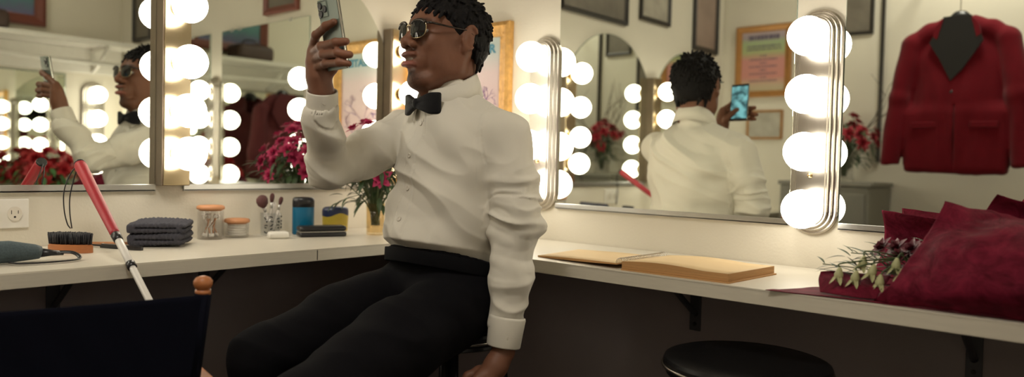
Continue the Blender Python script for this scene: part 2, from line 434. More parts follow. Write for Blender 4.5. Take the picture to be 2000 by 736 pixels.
def rect_mirror(y0, y1, z0, z1, label, x=0, name='rectangular_mirror'):
    t = thing(name, label, 'mirror', (x, (y0+y1)/2, z0), 0, 'rectangular mirrors on the right wall'); h = abs(y1-y0)/2
    b = BM(); bx(b, -.006, -.002, -h, h, 0, z1-z0, .0012); obj('glass', b, M_mirror, t)
    b = BM(); bx(b, -.0045, 0, -h-.0008, h+.0008, 0, z1-z0+.0008); obj('backing', b, M_edge, t)
    b = BM(); bx(b, -.0095, -.0062, -h, h, -.010, .006, .0008); bx(b, -.0095, 0, -h, h, -.010, -.007); obj('bottom_channel', b, M_channel, t)
    for yy in (-h*.55, h*.62, -h*.75):
        b = BM(); bx(b, -.009, -.0055, yy-.012, yy+.012, z1-z0-.008, z1-z0+.006, .001); obj('clip', b, M_channel, t)
rect_mirror(-1.418, -.681, .871, 1.60, 'large rectangular mirror showing the back of the man')
rect_mirror(-2.48, -1.537, .869, 1.60, 'rectangular mirror behind the wrapped bouquet showing the red jacket')

# ---------------------------------------------------------------- light bars
def bulb_parts(t, pts, plate_off, sock, smat, ax):
    d = Vector((0, -1, 0)) if ax == 'y' else Vector((-1, 0, 0))
    for p in pts:
        c = Vector(p); dist = c.dot(d)
        base = c - d*(dist-plate_off)
        b = BM()
        lathe(b, [(.0, 0), (.021, 0), (.024, .004), (.0235, sock*.55), (.020, sock*.6), (.020, sock)], 20, base, axis=d)
        obj('socket', b, smat, t, auto=.6)
        b = BM(); R_ = .0462
        prof = [(.0, -R_)] + [(R_*math.cos(a), R_*math.sin(a)) for a in np.linspace(-PI/2+.25, 1.05, 14)] 
        neck = [(.019, R_*math.sin(1.05)+.012), (.0135, R_*math.sin(1.05)+.020)]
        lathe(b, prof+[(R_*math.cos(1.22), R_*math.sin(1.22))]+[(.0135, max(R_*math.sin(1.22)+.003, dist-plate_off-sock+.002))], 28, c, axis=-d)
        obj('bulb', b, M_bulb, t, smooth=True)
def brass_bar(x, zs, label, z1=None):
    t = thing('vanity_light_bar', label, 'light fixture', (x, 0, .912), 0, 'brass light bars on the left wall')
    zt = z1 or 1.458
    b = BM(); bx(b, -.036, .038, -.0502, -.046, .002, zt-.914, .0015); obj('face_plate', b, M_brass, t)
    b = BM(); bx(b, -.040, .040, -.046, 0, 0, zt-.912, .002); obj('housing', b, M_bside, t)
    bulb_parts(t, [(.008 if i % 2 else .005, -.108, z-.912) for i, z in enumerate(zs)], .050, .022, M_brassd, 'y')
    return t
brass_bar(-.906, [1.403, 1.252, 1.119, 1.002], 'brass box light bar beside the man in profile, with four round bulbs', 1.47)
brass_bar(-.108, [1.381, 1.231, 1.095, .981], 'brass box light bar in the corner behind the man\'s face')
brass_bar(-1.652, [1.384, 1.243, 1.11, .98], 'brass box light bar between the two left arched mirrors, seen behind the man\'s reflection')
def stadium(hw, z0, z1, n=18):
    return arc(0, z1-hw, hw, 0, PI, n) + arc(0, z0+hw, hw, PI, 2*PI, n)
def chrome_bar(y, z0, z1, zs, p, label):
    t = thing('rounded_light_bar', label, 'light fixture', (0, y, z0), 0, 'nickel light bars on the right wall')
    H = z1-z0
    b = BM(); rings = []
    prof = [(.058, 0), (.058, .012), (.0545, .016), (.051, .016), (.049, .022), (.0465, .026), (.0435, .026), (.0415, .032), (.039, .036), (.036, .036), (.034, .039)]
    for r, x in prof:
        d = .058-r; pts = stadium(r, d, H-d)
        rings.append([b.verts.new((-x, u, v)) for u, v in pts])
    n = len(rings[0])
    for A, B in zip(rings, rings[1:]):
        for k in range(n): b.faces.new((A[k], A[(k+1) % n], B[(k+1) % n], B[k]))
    b.faces.new(rings[-1]); b.faces.new(rings[0][::-1]); bmesh.ops.recalc_face_normals(b, faces=b.faces)
    obj('back_plate', b, M_chrome, t)
    b = BM(); lathe(b, [(0, 0), (.005, 0), (.006, .002), (.0045, .006), (0, .008)], 14, (-.039, 0, (zs[2]+zs[3])/2-z0+.012), axis=(-1, 0, 0)); obj('thumb_screw', b, M_brassd, t)
    bulb_parts(t, [(-p, 0, z-z0) for z in zs], .039, .012, M_sockw, 'x')
    return t
chrome_bar(-.630, .853, 1.396, [1.325, 1.197, 1.055, .933], .081, 'nickel light bar with rounded ends just right of the man\'s shoulder')
chrome_bar(-1.478, .843, 1.386, [1.312, 1.177, 1.042, .907], .086, 'nickel light bar with rounded ends between the big mirror and the red jacket')

def south_bar(x, label):
    t = chrome_bar(0, .853, 1.396, [1.325, 1.19, 1.055, .925], .083, label)
    t.location = (x, YS+.0065, .853); t.rotation_euler = (0, 0, -PI/2); t['group'] = 'nickel light bars on the opposite wall'; return t
south_bar(-.165, 'nickel light bar on the opposite wall, reflected left of the man\'s face'); south_bar(-1.46, 'nickel light bar on the opposite wall, nearest the room\'s far corner')  # second bar is unseen, added to light the man from the camera side
t = thing('added_fill_lamp', 'unseen opal fill lamp added under the ceiling, high above the mirrors', 'fill lamp', (-1.85, -1.40, 2.55))  # unseen light added under the ceiling to brighten surfaces facing the camera
b = BM(); lathe(b, [(0, 0), (.20, 0), (.21, -.02), (.20, -.035), (0, -.035)], 48); obj('base', b, M_channel, t)
def opal():
    m, nt, bb = newmat('fill_lamp_glow'); nt.nodes.remove(bb); e = nt.nodes.new('ShaderNodeEmission'); e.inputs[0].default_value = (1, .93, .82, 1); e.inputs[1].default_value = FILL_LAMP_STRENGTH
    nt.links.new(e.outputs[0], nt.nodes['Material Output'].inputs[0]); return m
b = BM(); lathe(b, [(.185, -.036), (.18, -.06), (.15, -.09), (.10, -.11), (.05, -.12), (0, -.122)], 48, cap=False); obj('shade', b, opal(), t, smooth=True)

# ---------------------------------------------------------------- framed pictures
def frame(name, label, cat, wall, u0, u1, z0, z1, fw_, fm, art, depth=.02, inner=None, group=None, liner=None):
    """wall: 'left' y=0, 'right' x=0, 'west' x=XW, 'south' y=YS ; u along the wall"""
    cu, w_, h_ = (u0+u1)/2, abs(u1-u0)/2, z1-z0
    # built facing -y (local), x to the right as seen by a viewer facing it
    loc, rz = {'left': ((cu, -.001, z0), 0), 'right': ((-.001, cu, z0), -PI/2), 'west': ((XW+.001, cu, z0), PI/2), 'south': ((cu, YS+.001, z0), PI)}[wall]
    t = thing(name, label, cat, loc, rz, group)
    b = BM()
    o_ = [(-w_, 0), (w_, 0), (w_, h_), (-w_, h_)]; i_ = [(-w_+fw_, fw_), (w_-fw_, fw_), (w_-fw_, h_-fw_), (-w_+fw_, h_-fw_)]
    m_ = [(o_[k][0]*.72+i_[k][0]*.28, o_[k][1]*.72+i_[k][1]*.28) for k in range(4)]; m2 = [(o_[k][0]*.2+i_[k][0]*.8, o_[k][1]*.2+i_[k][1]*.8) for k in range(4)]
    lay = [(o_, 0), (o_, -depth*.8), (m_, -depth), (m2, -depth*.62), (i_, -depth*.55), (i_, -depth*.2)]
    rings = [[b.verts.new((x, y, z)) for x, z in pts] for pts, y in lay]
    for A, B in zip(rings, rings[1:]):
        for k in range(4): f = b.faces.new((A[k], A[(k+1) % 4], B[(k+1) % 4], B[k]))
    for k in range(4): b.faces.new((rings[-1][k], rings[-1][(k+1) % 4], rings[0][(k+1) % 4], rings[0][k]))
    bmesh.ops.recalc_face_normals(b, faces=b.faces)
    obj('frame', b, fm, t)
    b = BM(); bx(b, -w_+fw_*.9, w_-fw_*.9, -depth*.35, -depth*.1, fw_*.9, h_-fw_*.9); obj('print', b, art, t)
    return t, w_, h_, depth*.35
# theatre poster on the right wall near the corner
art = ramp_mat('poster_print', 2, .05, .50, [(0, (.52, .26, .28)), (.16, (.56, .30, .32)), (.2, (.64, .46, .45)), (.45, (.66, .49, .49)), (.78, (.64, .52, .52)), (.93, (.50, .56, .54)), (1, (.48, .56, .54))], noise=.03)
t, w_, h_, dd = frame('theatre_poster', 'pink theatre poster in a wide gilt frame behind the man\'s head', 'poster', 'right', -.486, -.100, .905, 1.460, .047, M_gold, art, .026)
M_blue = mat('poster_blue_ink', (.08, .26, .36), .7); M_purple = mat('poster_violet_ink', (.27, .17, .33), .7, var=.3); M_maroon = mat('poster_maroon_ink', (.30, .04, .06), .7)
text_mesh('THEATER', .040, M_blue, t, (.022, -dd-.0008, .458), (PI/2, 0, 0), bold=.0016, sx=1.18)
b = BM(); rs = random.Random(3)
def branch(b, p, a, L_, r, d):
    pts = [Vector((p[0], -dd-.0006, p[1]))]; x, z = p
    for i in range(5):
        a += rs.uniform(-.35, .35); x += L_/5*math.cos(a); z += L_/5*math.sin(a)
        if abs(x) > w_-.06 or z > .40: break
        pts.append(Vector((x, -dd-.0006, z)))
    if len(pts) > 2: tube(b, pts, [r*(1-.1*i) for i in range(len(pts))], 6, flat=.15)
    if d:
        for k in range(3): branch(b, (x, z), a+rs.uniform(-1, 1), L_*.66, r*.6, d-1)
branch(b, (0, .16), PI/2, .09, .006, 0)
for a in (.2, .7, 1.3, 1.9, 2.5, 2.9): branch(b, (0, .22), a, .07, .0032, 3)
obj('printed_tree', b, M_purple, t)
for i, (z, ww) in enumerate(((.165, .26), (.135, .22), (.115, .27), (.095, .18))):
    x = -ww/2; b = BM()
    while x < ww/2:
        l = rs.uniform(.008, .02); bx(b, x, min(x+l, ww/2), -dd-.0010, -dd-.0002, z, z+(.014 if i % 2 == 0 else .008)); x += l+.006
    obj('printed_line', b, M_maroon, t)
# other pictures
def small_lines(t, w_, h_, dd, rows, m):
    for z, hh, ww in rows:
        x = -ww*w_; b = BM()
        while x < ww*w_:
            l = rs.uniform(.006, .02); bx(b, x, min(x+l, ww*w_), -dd-.0010, -dd-.0002, z*h_, z*h_+hh); x += l+.005
        obj('printed_line', b, m, t)
M_inkd = mat('dark_ink', (.10, .08, .13), .7)
art2 = ramp_mat('rainbow_print', 2, .04, .38, [(0, (.44, .38, .24)), (.12, (.50, .38, .26)), (.25, (.55, .24, .20)), (.55, (.55, .25, .22)), (.68, (.38, .42, .20)), (.85, (.34, .42, .24)), (.93, (.36, .30, .32)), (1, (.42, .34, .36))], noise=.05)
t, w2, h2, d2 = frame('framed_playbill', 'rainbow tinted playbill in a gilt frame, reflected right of the man', 'poster', 'west', -.425, -.09, 1.416, 1.832, .036, M_goldi, art2, .022)
small_lines(t, w2, h2, d2, [(.80, .028, .55), (.70, .010, .6), (.66, .008, .62)] + [(.22+.05*i, .007, .12 if i % 2 else .5) for i in range(8)], M_inkd)
t, w3, h3, d3 = frame('framed_photograph', 'small pale photograph in a thin wooden frame, reflected under the rainbow playbill', 'picture', 'west', -.385, -.17, 1.171, 1.340, .012, M_goldi, M_photo2, .014)
frame('framed_photograph', 'dark photograph in a black frame high on the far wall, above the dry branches', 'picture', 'west', -.86, -.66, 1.73, 2.10, .018, M_dark, M_photo, .02)
frame('framed_photograph', 'dark photograph seen inside the reflected arched mirror at its right edge', 'picture', 'west', -.61, -.47, 1.36, 1.71, .014, M_dark, M_photo, .02)
frame('framed_photograph', 'wide dark framed photograph above the corner arch, cut by the top edge of the mirror', 'picture', 'left', -1.40, -.86, 1.695, 2.05, .022, M_dark, M_photo, .022)
frame('framed_photograph', 'brown framed photograph above the reflected arches, middle of the three', 'picture', 'left', -1.815, -1.52, 1.75, 2.15, .022, M_dark, M_photo2, .022)
frame('framed_photograph', 'tall narrow black framed picture above the man\'s reflected head', 'picture', 'left', -2.37, -2.08, 1.665, 2.25, .028, M_dark, mat('faded_portrait', (.30, .22, .18), .5, var=.5, scale=6), .024)
frame('framed_painting', 'small red-brown framed picture above the big mirror, seen in the left mirror', 'picture', 'right', -1.03, -.76, 1.635, 1.9, .03, M_redfr, M_photo, .022)
frame('framed_photograph', 'narrow black framed picture behind the reflected bulbs above the man\'s profile', 'picture', 'right', -2.42, -2.19, 1.63, 1.98, .02, M_dark, M_photo, .022)
art3 = ramp_mat('landscape_print', 2, 0, .4, [(0, (.36, .20, .20)), (.25, (.32, .18, .22)), (.3, (.12, .12, .22)), (.5, (.08, .20, .20)), (1, (.15, .30, .34))], noise=.25)
frame('framed_painting', 'large blue and pink painting in a red-brown frame, top left in the mirror', 'painting', 'south', -.95, -.41, 1.675, 2.10, .055, M_redfr, art3, .03)

# ---------------------------------------------------------------- south side: counter mirror, shelf, garments
b = BM(); t = thing('wall_mirror', 'wide mirror on the opposite wall, reflected with rows of bulbs at far left', 'mirror', (-.83, YS, .82))
bx(b, -.52, .52, .002, .006, 0, .61, .0012); obj('glass', b, M_mirror, t)
b = BM(); bx(b, -.525, .525, 0, .0045, -.004, .615); obj('backing', b, M_edge, t)
t = thing('wall_shelf', 'white wall shelf with clothes rail, seen in the left mirror above the man', 'shelf', (-1.05, YS, 1.585))
b = BM(); bx(b, -1.0, 1.04, 0, .26, 0, .028, .002); obj('board', b, M_white, t)
b = BM(); bx(b, -1.0, 1.04, 0, .02, -.14, -.001, .002); obj('batten', b, M_white, t)
b = BM(); tube(b, [(-1.0, .21, -.095), (1.04, .21, -.095)], .012, 12); obj('rail', b, M_white, t)
for x in (-.6, .10, .88):
    b = BM(); bx(b, x-.012, x+.012, .02, .24, -.014, -.001, .001); tube(b, [(x, .021, -.13), (x, .12, -.09), (x, .235, -.012)], .010, 8); obj('bracket', b, M_white, t)

# ================================================================ props on the left counter
ZC = .7602
# power outlet
t = thing('power_outlet', 'white double power outlet on the wall left of the leaning cane', 'outlet', (-1.3135, -.001, .845))
b = BM(); bx(b, -.058, .058, -.006, 0, -.036, .036, .0025); obj('cover_plate', b, M_white, t)
for x in (-.026, .026):
    b = BM(); lathe(b, [(0, 0), (.0165, 0), (.0175, -.0012), (.0175, -.0022)][::-1], 24, (x, -.0083, 0), axis=(0, 1, 0), sx=.9); rc = obj('receptacle', b, mat('receptacle', (.66, .62, .54), .4), t)
    b = BM(); bx(b, x-.008, x-.0065, -.0106, -.0081, -.001, .0085); obj('slot', b, M_black, rc)
    b = BM(); bx(b, x+.0065, x+.008, -.0106, -.0081, 0, .0078); obj('slot', b, M_black, rc)
    b = BM(); tube(b, [(x, -.0106, -.008), (x, -.0081, -.008)], .0026, 10); obj('ground_hole', b, M_black, rc)
# white cane
M_cred = mat('red_grip_rubber', (.38, .016, .030), .45, var=.08, scale=60, bump=.1)
M_cwh = mat('cane_white', (.72, .70, .66), .3, var=.04)
top = Vector((-1.1865, -.136, .972)); tip = Vector((-1.2135, -.742, .594)); dr = (tip-top).normalized(); L_ = (tip-top).length
t = thing('folding_cane', 'red and white cane leaning on the counter edge with a black cord', 'cane', tip)
def seg(s0, s1, r0, r1, nm, m, n=20):
    b = BM(); P0, P1 = top+dr*s0-tip, top+dr*s1-tip
    tube(b, [P0, P0+(P1-P0)*.03, P0+(P1-P0)*.5, P0+(P1-P0)*.97, P1], [r0*.9, r0, (r0+r1)/2, r1, r1*.92], n); return obj(nm, b, m, t)
s_h = .312
seg(0, .006, .0125, .0135, 'end_cap', M_black); seg(.006, s_h*.93, .0142, .0105, 'grip', M_cred); seg(s_h*.93, s_h, .0108, .0098, 'collar', M_black)
seg(s_h, .395, .0082, .0082, 'shaft_section', M_cwh); seg(.392, .408, .0098, .0098, 'joint_ring', M_black); seg(.405, L_-.012, .0072, .0072, 'shaft_section', M_cwh); seg(L_-.014, L_, .0082, .008, 'tip', M_black)
b = BM()
for pts in (((-1.186, -.125, .968), (-1.198, -.112, .945), (-1.211, -.11, .905), (-1.211, -.11, .86), (-1.204, -.11, .825), (-1.197, -.112, .812)), ((-1.184, -.125, .966), (-1.190, -.113, .935), (-1.198, -.11, .89), (-1.198, -.11, .85), (-1.194, -.112, .812))):
    tube(b, [Vector(p)-tip for p in bez(pts, 20)], .0015, 8)
obj('wrist_cord', b, M_black, t)
# shoe brush
t = thing('shoe_brush', 'shoe brush with black bristles on an orange wooden back', 'brush', (-1.215, -.165, ZC), math.radians(-52))
outb = [(.055*math.cos(a)*(1+.0*abs(math.sin(a))), (.021-.003*math.cos(2*a))*math.sin(a)) for a in np.linspace(0, 2*PI, 33)[:-1]]
b = BM(); prism(b, outb, 'xy', 0, .020, bevel=.003); obj('handle', b, M_wood, t, auto=.7)
b = BM(); rs = random.Random(5)
for i in range(620):
    a = rs.uniform(0, 2*PI); r = math.sqrt(rs.random()); x, y = .051*r*math.cos(a), .019*r*math.sin(a)
    tube(b, [(x, y, .0195), (x*1.06+rs.uniform(-.002, .002), y*1.12+rs.uniform(-.002, .002), .046+rs.uniform(-.003, .002))], [.0016, .0013], 4)
obj('bristles', b, mat('black_bristle', (.012, .012, .018), .5), t)
# compact umbrella in patterned sleeve
M_teal = mat('teal_sleeve', (.055, .085, .10), .6, var=.5, scale=260, bump=.3)
t = thing('folding_umbrella', 'folded umbrella in a grey-teal sleeve with black wrist strap, at left edge', 'umbrella', (-1.36, -.295, ZC), math.radians(4))
b = BM(); tube(b, [(-.16, 0, .026), (-.02, 0, .025), (.030, 0, .021), (.040, 0, .019)], [.024, .0235, .0165, .014], 24); obj('sleeve', b, M_teal, t)
b = BM(); tube(b, [(.038, 0, .019), (.062, -.004, .017), (.085, -.008, .015)], [.0125, .0075, .0055], 14, flat=.7); obj('strap_end', b, M_black, t)
b = BM(); tube(b, bez([(.07, -.004, .018), (.10, -.02, .016), (.103, -.045, .005), (.06, -.06, .004), (-.01, -.05, .004), (-.03, -.03, .006)], 30), .0045, 8, flat=.45); obj('wrist_strap', b, M_black, t)
# slim grooming razor + wooden stick
t = thing('folding_razor', 'slim black folding razor lying behind the cane', 'razor', (-1.10, -.165, ZC), math.radians(-68))
b = BM(); prism(b, [(-.062, -.005), (-.03, -.007), (.05, -.006), (.068, -.0025), (.068, .004), (.05, .006), (-.03, .006), (-.062, .004)], 'xy', 0, .010, .002); obj('handle', b, M_black, t)
b = BM(); prism(b, [(-.105, -.003), (-.06, -.004), (-.06, .003), (-.105, .001)], 'xy', .003, .007); obj('blade', b, M_blackm, t)
b = BM(); tube(b, [(-.058, 0, -.0001), (-.058, 0, .0105)], .003, 10); obj('pivot', b, M_channel, t)
t = tag(obj('wooden_stick', (lambda b: (tube(b, [(-.05, 0, .005), (.045, 0, .005)], [.005, .0035], 12), b)[1])(BM()), M_lid, loc=(-1.085, -.075, ZC), rot=(0, 0, -.5)), 'short pale wooden stick behind the black razor', 'stick')
# folded towels
M_towel = mat('charcoal_towel', (.075, .075, .092), .95, var=.3, scale=120, bump=.6, bscale=500, spec=.1)
def towel_mesh(L0, W0, H0, layers, seed, sag):
    s = SDF((-L0/2-.03, -W0/2-.03, -.01), (L0/2+.03, W0/2+.03, H0+.04), .0024)
    rs = random.Random(seed); z = 0; th = H0/layers
    for i in range(layers):
        n = 9
        for j in range(n):
            x = (j/(n-1)-.5)*(L0-th)
            s.cone((x, -W0/2+th/2, z+th/2+sag(x, -1)), (x, W0/2-th/2, z+th/2+sag(x, 1)+rs.uniform(-.001, .001)), th*.52, th*.50, k=.012)
        z += th
    for i in range(1, layers):   # grooves between the folds
        for sd in (-1, 1): s.box((0, sd*(W0/2+.002), i*th+.0), (L0/2-.02 if i % 2 else L0/2+.02, .012, .0011), rnd=.0006, mode='s', k=.003)
        s.box((L0/2+.002 if i % 2 else -L0/2-.002, 0, i*th), (.012, W0/2+.01, .0011), rnd=.0006, mode='s', k=.003)
    V, Q = s.mesh(); V = smooth_vf(V, Q, 2, .5); N = normals_vf(V, Q)
    rib = np.cos(V[:, 0]*2*PI/.0100)*.5; V += N*(rib*.0020)[:, None]; V += N*(vnoise(V*45, seed)*.0018)[:, None]
    V[:, 2] -= V[:, 2].min(); return V, Q
V, Q = towel_mesh(.135, .12, .030, 2, 2, lambda x, y: .002*math.sin(x*30))
o = tag(vf_obj('folded_towel', V, Q, M_towel), 'lower folded charcoal ribbed towel of the stack of two', 'towel', 'charcoal towels on the counter'); o.location = (-.985, -.135, ZC); o.rotation_euler = (0, 0, math.radians(-40))
V, Q = towel_mesh(.14, .125, .026, 2, 6, lambda x, y: .004*math.cos(x*22)+.003*y)
zt = .030
o = tag(vf_obj('folded_towel', V, Q, M_towel), 'upper folded charcoal ribbed towel, lying on the other', 'towel', 'charcoal towels on the counter'); o.location = (-.985, -.133, ZC+zt+.0035); o.rotation_euler = (0, 0, math.radians(-36))
# lidded jars
M_cot = mat('cotton', (.70, .67, .60), .9, var=.05, bump=.3)
def jar(loc, r, h, label, fill):
    t = thing('glass_jar', label, 'jar', loc, 0, 'glass jars with wooden lids')
    b = BM(); tk = .0022
    lathe(b, [(0, 0), (r-.003, 0), (r, .003), (r, h-.004), (r-.003, h), (r-tk-.002, h), (r-tk-.0005, h-.004), (r-tk, .006), (r-tk-.002, .0045), (0, .0045)], 36, cap=False); obj('glass_body', b, M_glass, t)
    b = BM(); lathe(b, [(0, h-.003), (r-.006, h-.003), (r-.006, h+.0008), (r+.001, h+.001), (r+.0025, h+.004), (r+.0015, h+.010), (r-.004, h+.0125), (0, h+.013)], 36); obj('lid', b, M_lid, t)
    fill(t, r-tk-.001, h)
    return t
def swabs(t, r, h):
    rs = random.Random(9)
    for i in range(16):
        a = rs.uniform(0, 2*PI); ln = .075
        p0 = Vector((math.cos(a)*r*.65, math.sin(a)*r*.65, .0075)); a2 = a+PI+rs.uniform(-1.2, 1.2); p1 = Vector((math.cos(a2)*r*.75, math.sin(a2)*r*.75, 0))
        hz = math.sqrt(max(ln**2-(p1-p0.xy.to_3d()).length**2, .03**2)); p1.z = p0.z+min(hz, h-.018)
        b = BM(); tube(b, [p0, p1], .0015, 6); sw = obj('swab_stick', b, M_lid if i % 2 else M_cot, t)
        b = BM(); d = (p1-p0).normalized(); tube(b, [p0, p0+d*.004, p0+d*.011], [.0025, .0035, .002], 8); tube(b, [p1-d*.011, p1-d*.004, p1], [.002, .0035, .0025], 8); obj('cotton_tip', b, M_cot, sw, smooth=True)
def cotton(t, r, h):
    rs = random.Random(4)
    for i in range(5):
        b = BM(); z = .0095+i*.0072
        lathe(b, [(0, -.0032), (r*.84, -.0032), (r*.9, 0), (r*.84, .0032), (0, .0032)], 24, (rs.uniform(-.001, .001), rs.uniform(-.001, .001), z)); obj('cotton_pad', b, M_cot, t)
jar((-.812, -.062, ZC), .036, .084, 'tall glass jar of cotton swabs with a wooden lid', swabs)
jar((-.729, -.060, ZC), .034, .043, 'short glass jar of cotton pads with a wooden lid', cotton)
# brush cup
M_cup = glassmat('clear_cup_glass', (.98, .99, 1), .03)
t = thing('glass_tumbler', 'clear tumbler with black letter pattern holding makeup brushes', 'tumbler', (-.616, -.055, ZC))
b = BM(); lathe(b, [(0, 0), (.027, 0), (.029, .002), (.031, .068), (.029, .068), (.027, .006), (0, .006)], 32, cap=False); obj('glass_body', b, M_cup, t)
M_ink = mat('black_print', (.02, .02, .022), .5)
b = BM(); rs = random.Random(12)
for a0 in (-2.55, -1.95, -1.25, -.45):
    for j in range(5):
        a = a0+rs.uniform(-.12, .12); z = .010+j*.0105; ln = rs.uniform(.06, .18)
        pts = [(math.cos(a+k*ln)*.0318, math.sin(a+k*ln)*.0318, z+rs.uniform(-.002, .006)) for k in (-1, 0, 1)]
        tube(b, pts, .0018, 5)
obj('printed_marks', b, M_ink, t)
M_bris = mat('brown_brush_hair', (.085, .03, .028), .8, var=.25, scale=200, bump=.4, bscale=800); M_bh = mat('pale_handle', (.66, .62, .56), .3)
def mkbrush(p0, d, ln, r, hl, hr, label, fan=1.0, hm=None):
    d = Vector(d).normalized(); t = thing('makeup_brush', label, 'brush', p0, 0, 'makeup brushes in the tumbler')
    b = BM(); tube(b, [d*0, d*.01, d*ln*.6, d*ln*.8], [.0015, .0028, .004, .0045], 12); obj('handle', b, hm or M_bh, t)
    b = BM(); tube(b, [d*ln*.8, d*ln], [.0048, r*.62], 14, flat=.8); obj('ferrule', b, M_channel, t)
    b = BM(); tube(b, [d*(ln-.001), d*(ln+hl*.25), d*(ln+hl*.6), d*(ln+hl*.85), d*(ln+hl)], [r*.62, r*.95*fan, r*1.12*fan, r*.95*fan, r*.5*fan], 18, flat=.75); obj('hair', b, M_bris, t)
mkbrush((-.613, -.055, ZC+.008), (-.36, -.05, 1), .083, .0125, .036, 1, 'big fluffy brown makeup brush leaning left in the tumbler', 1.65)
mkbrush((-.618, -.050, ZC+.008), (.12, .05, 1), .092, .0085, .028, 1, 'makeup brush with white tipped brown hair leaning right in the tumbler', 1.0)
mkbrush((-.612, -.060, ZC+.008), (.22, -.10, 1), .088, .007, .024, 1, 'small round-headed makeup brush at the right rim of the tumbler', 1.1)
b = BM(); tube(b, [(0, 0, 0), (.004, .0, .05), (.008, .0, .086), (.0085, 0, .092)], [.004, .0065, .0075, .002], 14)
tag(obj('white_tube', b, M_bh, loc=(-.606, -.045, ZC+.008)), 'white slender tube standing among the makeup brushes', 'tube')
# earbud-like soap case, bottle, deodorant, black case
b = BM(); bx(b, -.030, .030, -.018, .018, 0, .021, .009, 5)
o = tag(obj('soap_case', b, M_white, loc=(-.653, -.158, ZC), rot=(0, 0, -.35), auto=.9), 'small white rounded case in front of the tumbler', 'case')
M_blue2 = mat('blue_bottle', (.0, .12, .24), .35, var=.04)
t = thing('shower_gel_bottle', 'blue bottle with black cap behind the black case', 'bottle', (-.522, -.088, ZC), -.45)
b = BM(); lathe(b, [(0, 0), (.030, 0), (.033, .003), (.0335, .084), (.0335, .0845), (0, .0845)], 36, sy=.62); obj('body', b, M_blue2, t)
b = BM(); lathe(b, [(0, .085), (.0336, .085), (.0338, .104), (.032, .112), (.027, .1155), (0, .117)], 36, sy=.62); obj('cap', b, M_black, t)
t = thing('deodorant_stick', 'yellow deodorant with a navy cap beside the leaves', 'deodorant', (-.386, -.066, ZC), -.42)
M_yel = mat('yellow_gel', (.52, .40, .05), .3, var=.05); M_navy = mat('navy_cap', (.018, .028, .085), .3)
def ov(z, rx, ry, n=36): return [(rx*math.cos(2*PI*k/n), ry*math.sin(2*PI*k/n), z) for k in range(n)]
b = BM(); prev = None
wav = lambda x, z: z+.006*math.sin(x*75+.6)*(1 if z > .05 else 0)
for z, rx in ((0, .036), (.003, .040), (.045, .0425), (.0545, .0425)):
    ring = [b.verts.new((x, y, wav(x, z) if z > .05 else z)) for x, y, _ in ov(z, rx, rx*.55)]
    if prev:
        for k in range(36): b.faces.new((prev[k], prev[(k+1) % 36], ring[(k+1) % 36], ring[k]))
    else: b.faces.new(ring[::-1])
    prev = ring
b.faces.new(prev); obj('body', b, M_yel, t, auto=.8)
b = BM(); prev = None
for z, rx, wv in ((.055, .0428, 1), (.068, .043, .3), (.076, .041, 0), (.0805, .034, 0), (.082, .02, 0)):
    ring = [b.verts.new((x, y, z+.006*wv*math.sin(x*75+.6))) for x, y, _ in ov(z, rx, rx*.55)]
    if prev:
        for k in range(36): b.faces.new((prev[k], prev[(k+1) % 36], ring[(k+1) % 36], ring[k]))
    else: b.faces.new(ring[::-1])
    prev = ring
b.faces.new(prev); obj('cap', b, M_navy, t, auto=.8)
t = thing('glasses_case', 'long black hard case with a silver seam in front of the blue bottle', 'case', (-.512, -.172, ZC), -.36)
b = BM(); bx(b, -.072, .072, -.028, .028, 0, .0145, .007, 4); obj('lower_shell', b, M_black, t, auto=.9)
b = BM(); bx(b, -.072, .072, -.028, .028, .0165, .033, .009, 4); obj('upper_shell', b, M_black, t, auto=.9)
b = BM(); bx(b, -.0705, .0705, -.0268, .0268, .0142, .0168, .0008); obj('seam', b, M_channel, t)

# ================================================================ flowers
def leafm(name, col): return mat(name, col, .5, var=.35, scale=40)
M_leaf = leafm('dark_leaf', (.030, .060, .018)); M_leaf2 = leafm('light_leaf', (.07, .12, .03)); M_stem = leafm('stem', (.06, .09, .03))
M_mag = mat('magenta_petal', (.42, .02, .10), .6, var=.3, scale=60); M_crim = mat('crimson_petal', (.33, .01, .025), .6, var=.3, scale=60)
def leaf(bm, p, d, n, L_, W_, curl=.25, seg=5, mi=0):
    d = Vector(d).normalized(); n = Vector(n); n = (n-d*n.dot(d)); n = n.normalized() if n.length > 1e-5 else d.orthogonal().normalized(); s = d.cross(n)
    A = []
    for i in range(seg+1):
        t_ = i/seg; w_ = W_*math.sin(PI*min(max(t_, .04), .97))**.8*(1.15-.45*t_)/2; c = Vector(p)+d*L_*t_*(1-.12*curl*t_)-n*curl*L_*t_*t_
        A.append((bm.verts.new(c-s*w_+n*w_*.3), bm.verts.new(c), bm.verts.new(c+s*w_+n*w_*.3)))
    for a, b_ in zip(A, A[1:]):
        for k in (0, 1): f = bm.faces.new((a[k], a[k+1], b_[k+1], b_[k])); f.material_index = mi; f.smooth = True
def blossom(bm, c, d, r, rs, n=3):
    d = Vector(d).normalized(); u = d.orthogonal().normalized(); v = d.cross(u)
    for ring in range(n):
        m = 7-ring; tilt = .35+.5*ring/n
        for k in range(m):
            a = 2*PI*(k+ring*.5)/m+rs.uniform(-.2, .2); o_ = math.cos(a)*u+math.sin(a)*v
            dd_ = (o_*(1-tilt)+d*tilt*1.1).normalized()
            leaf(bm, Vector(c)+dd_*r*.08, dd_, d, r*(1.05-.22*ring)*rs.uniform(.85, 1.1), r*.72, curl=.35-.5*ring/n, seg=3)
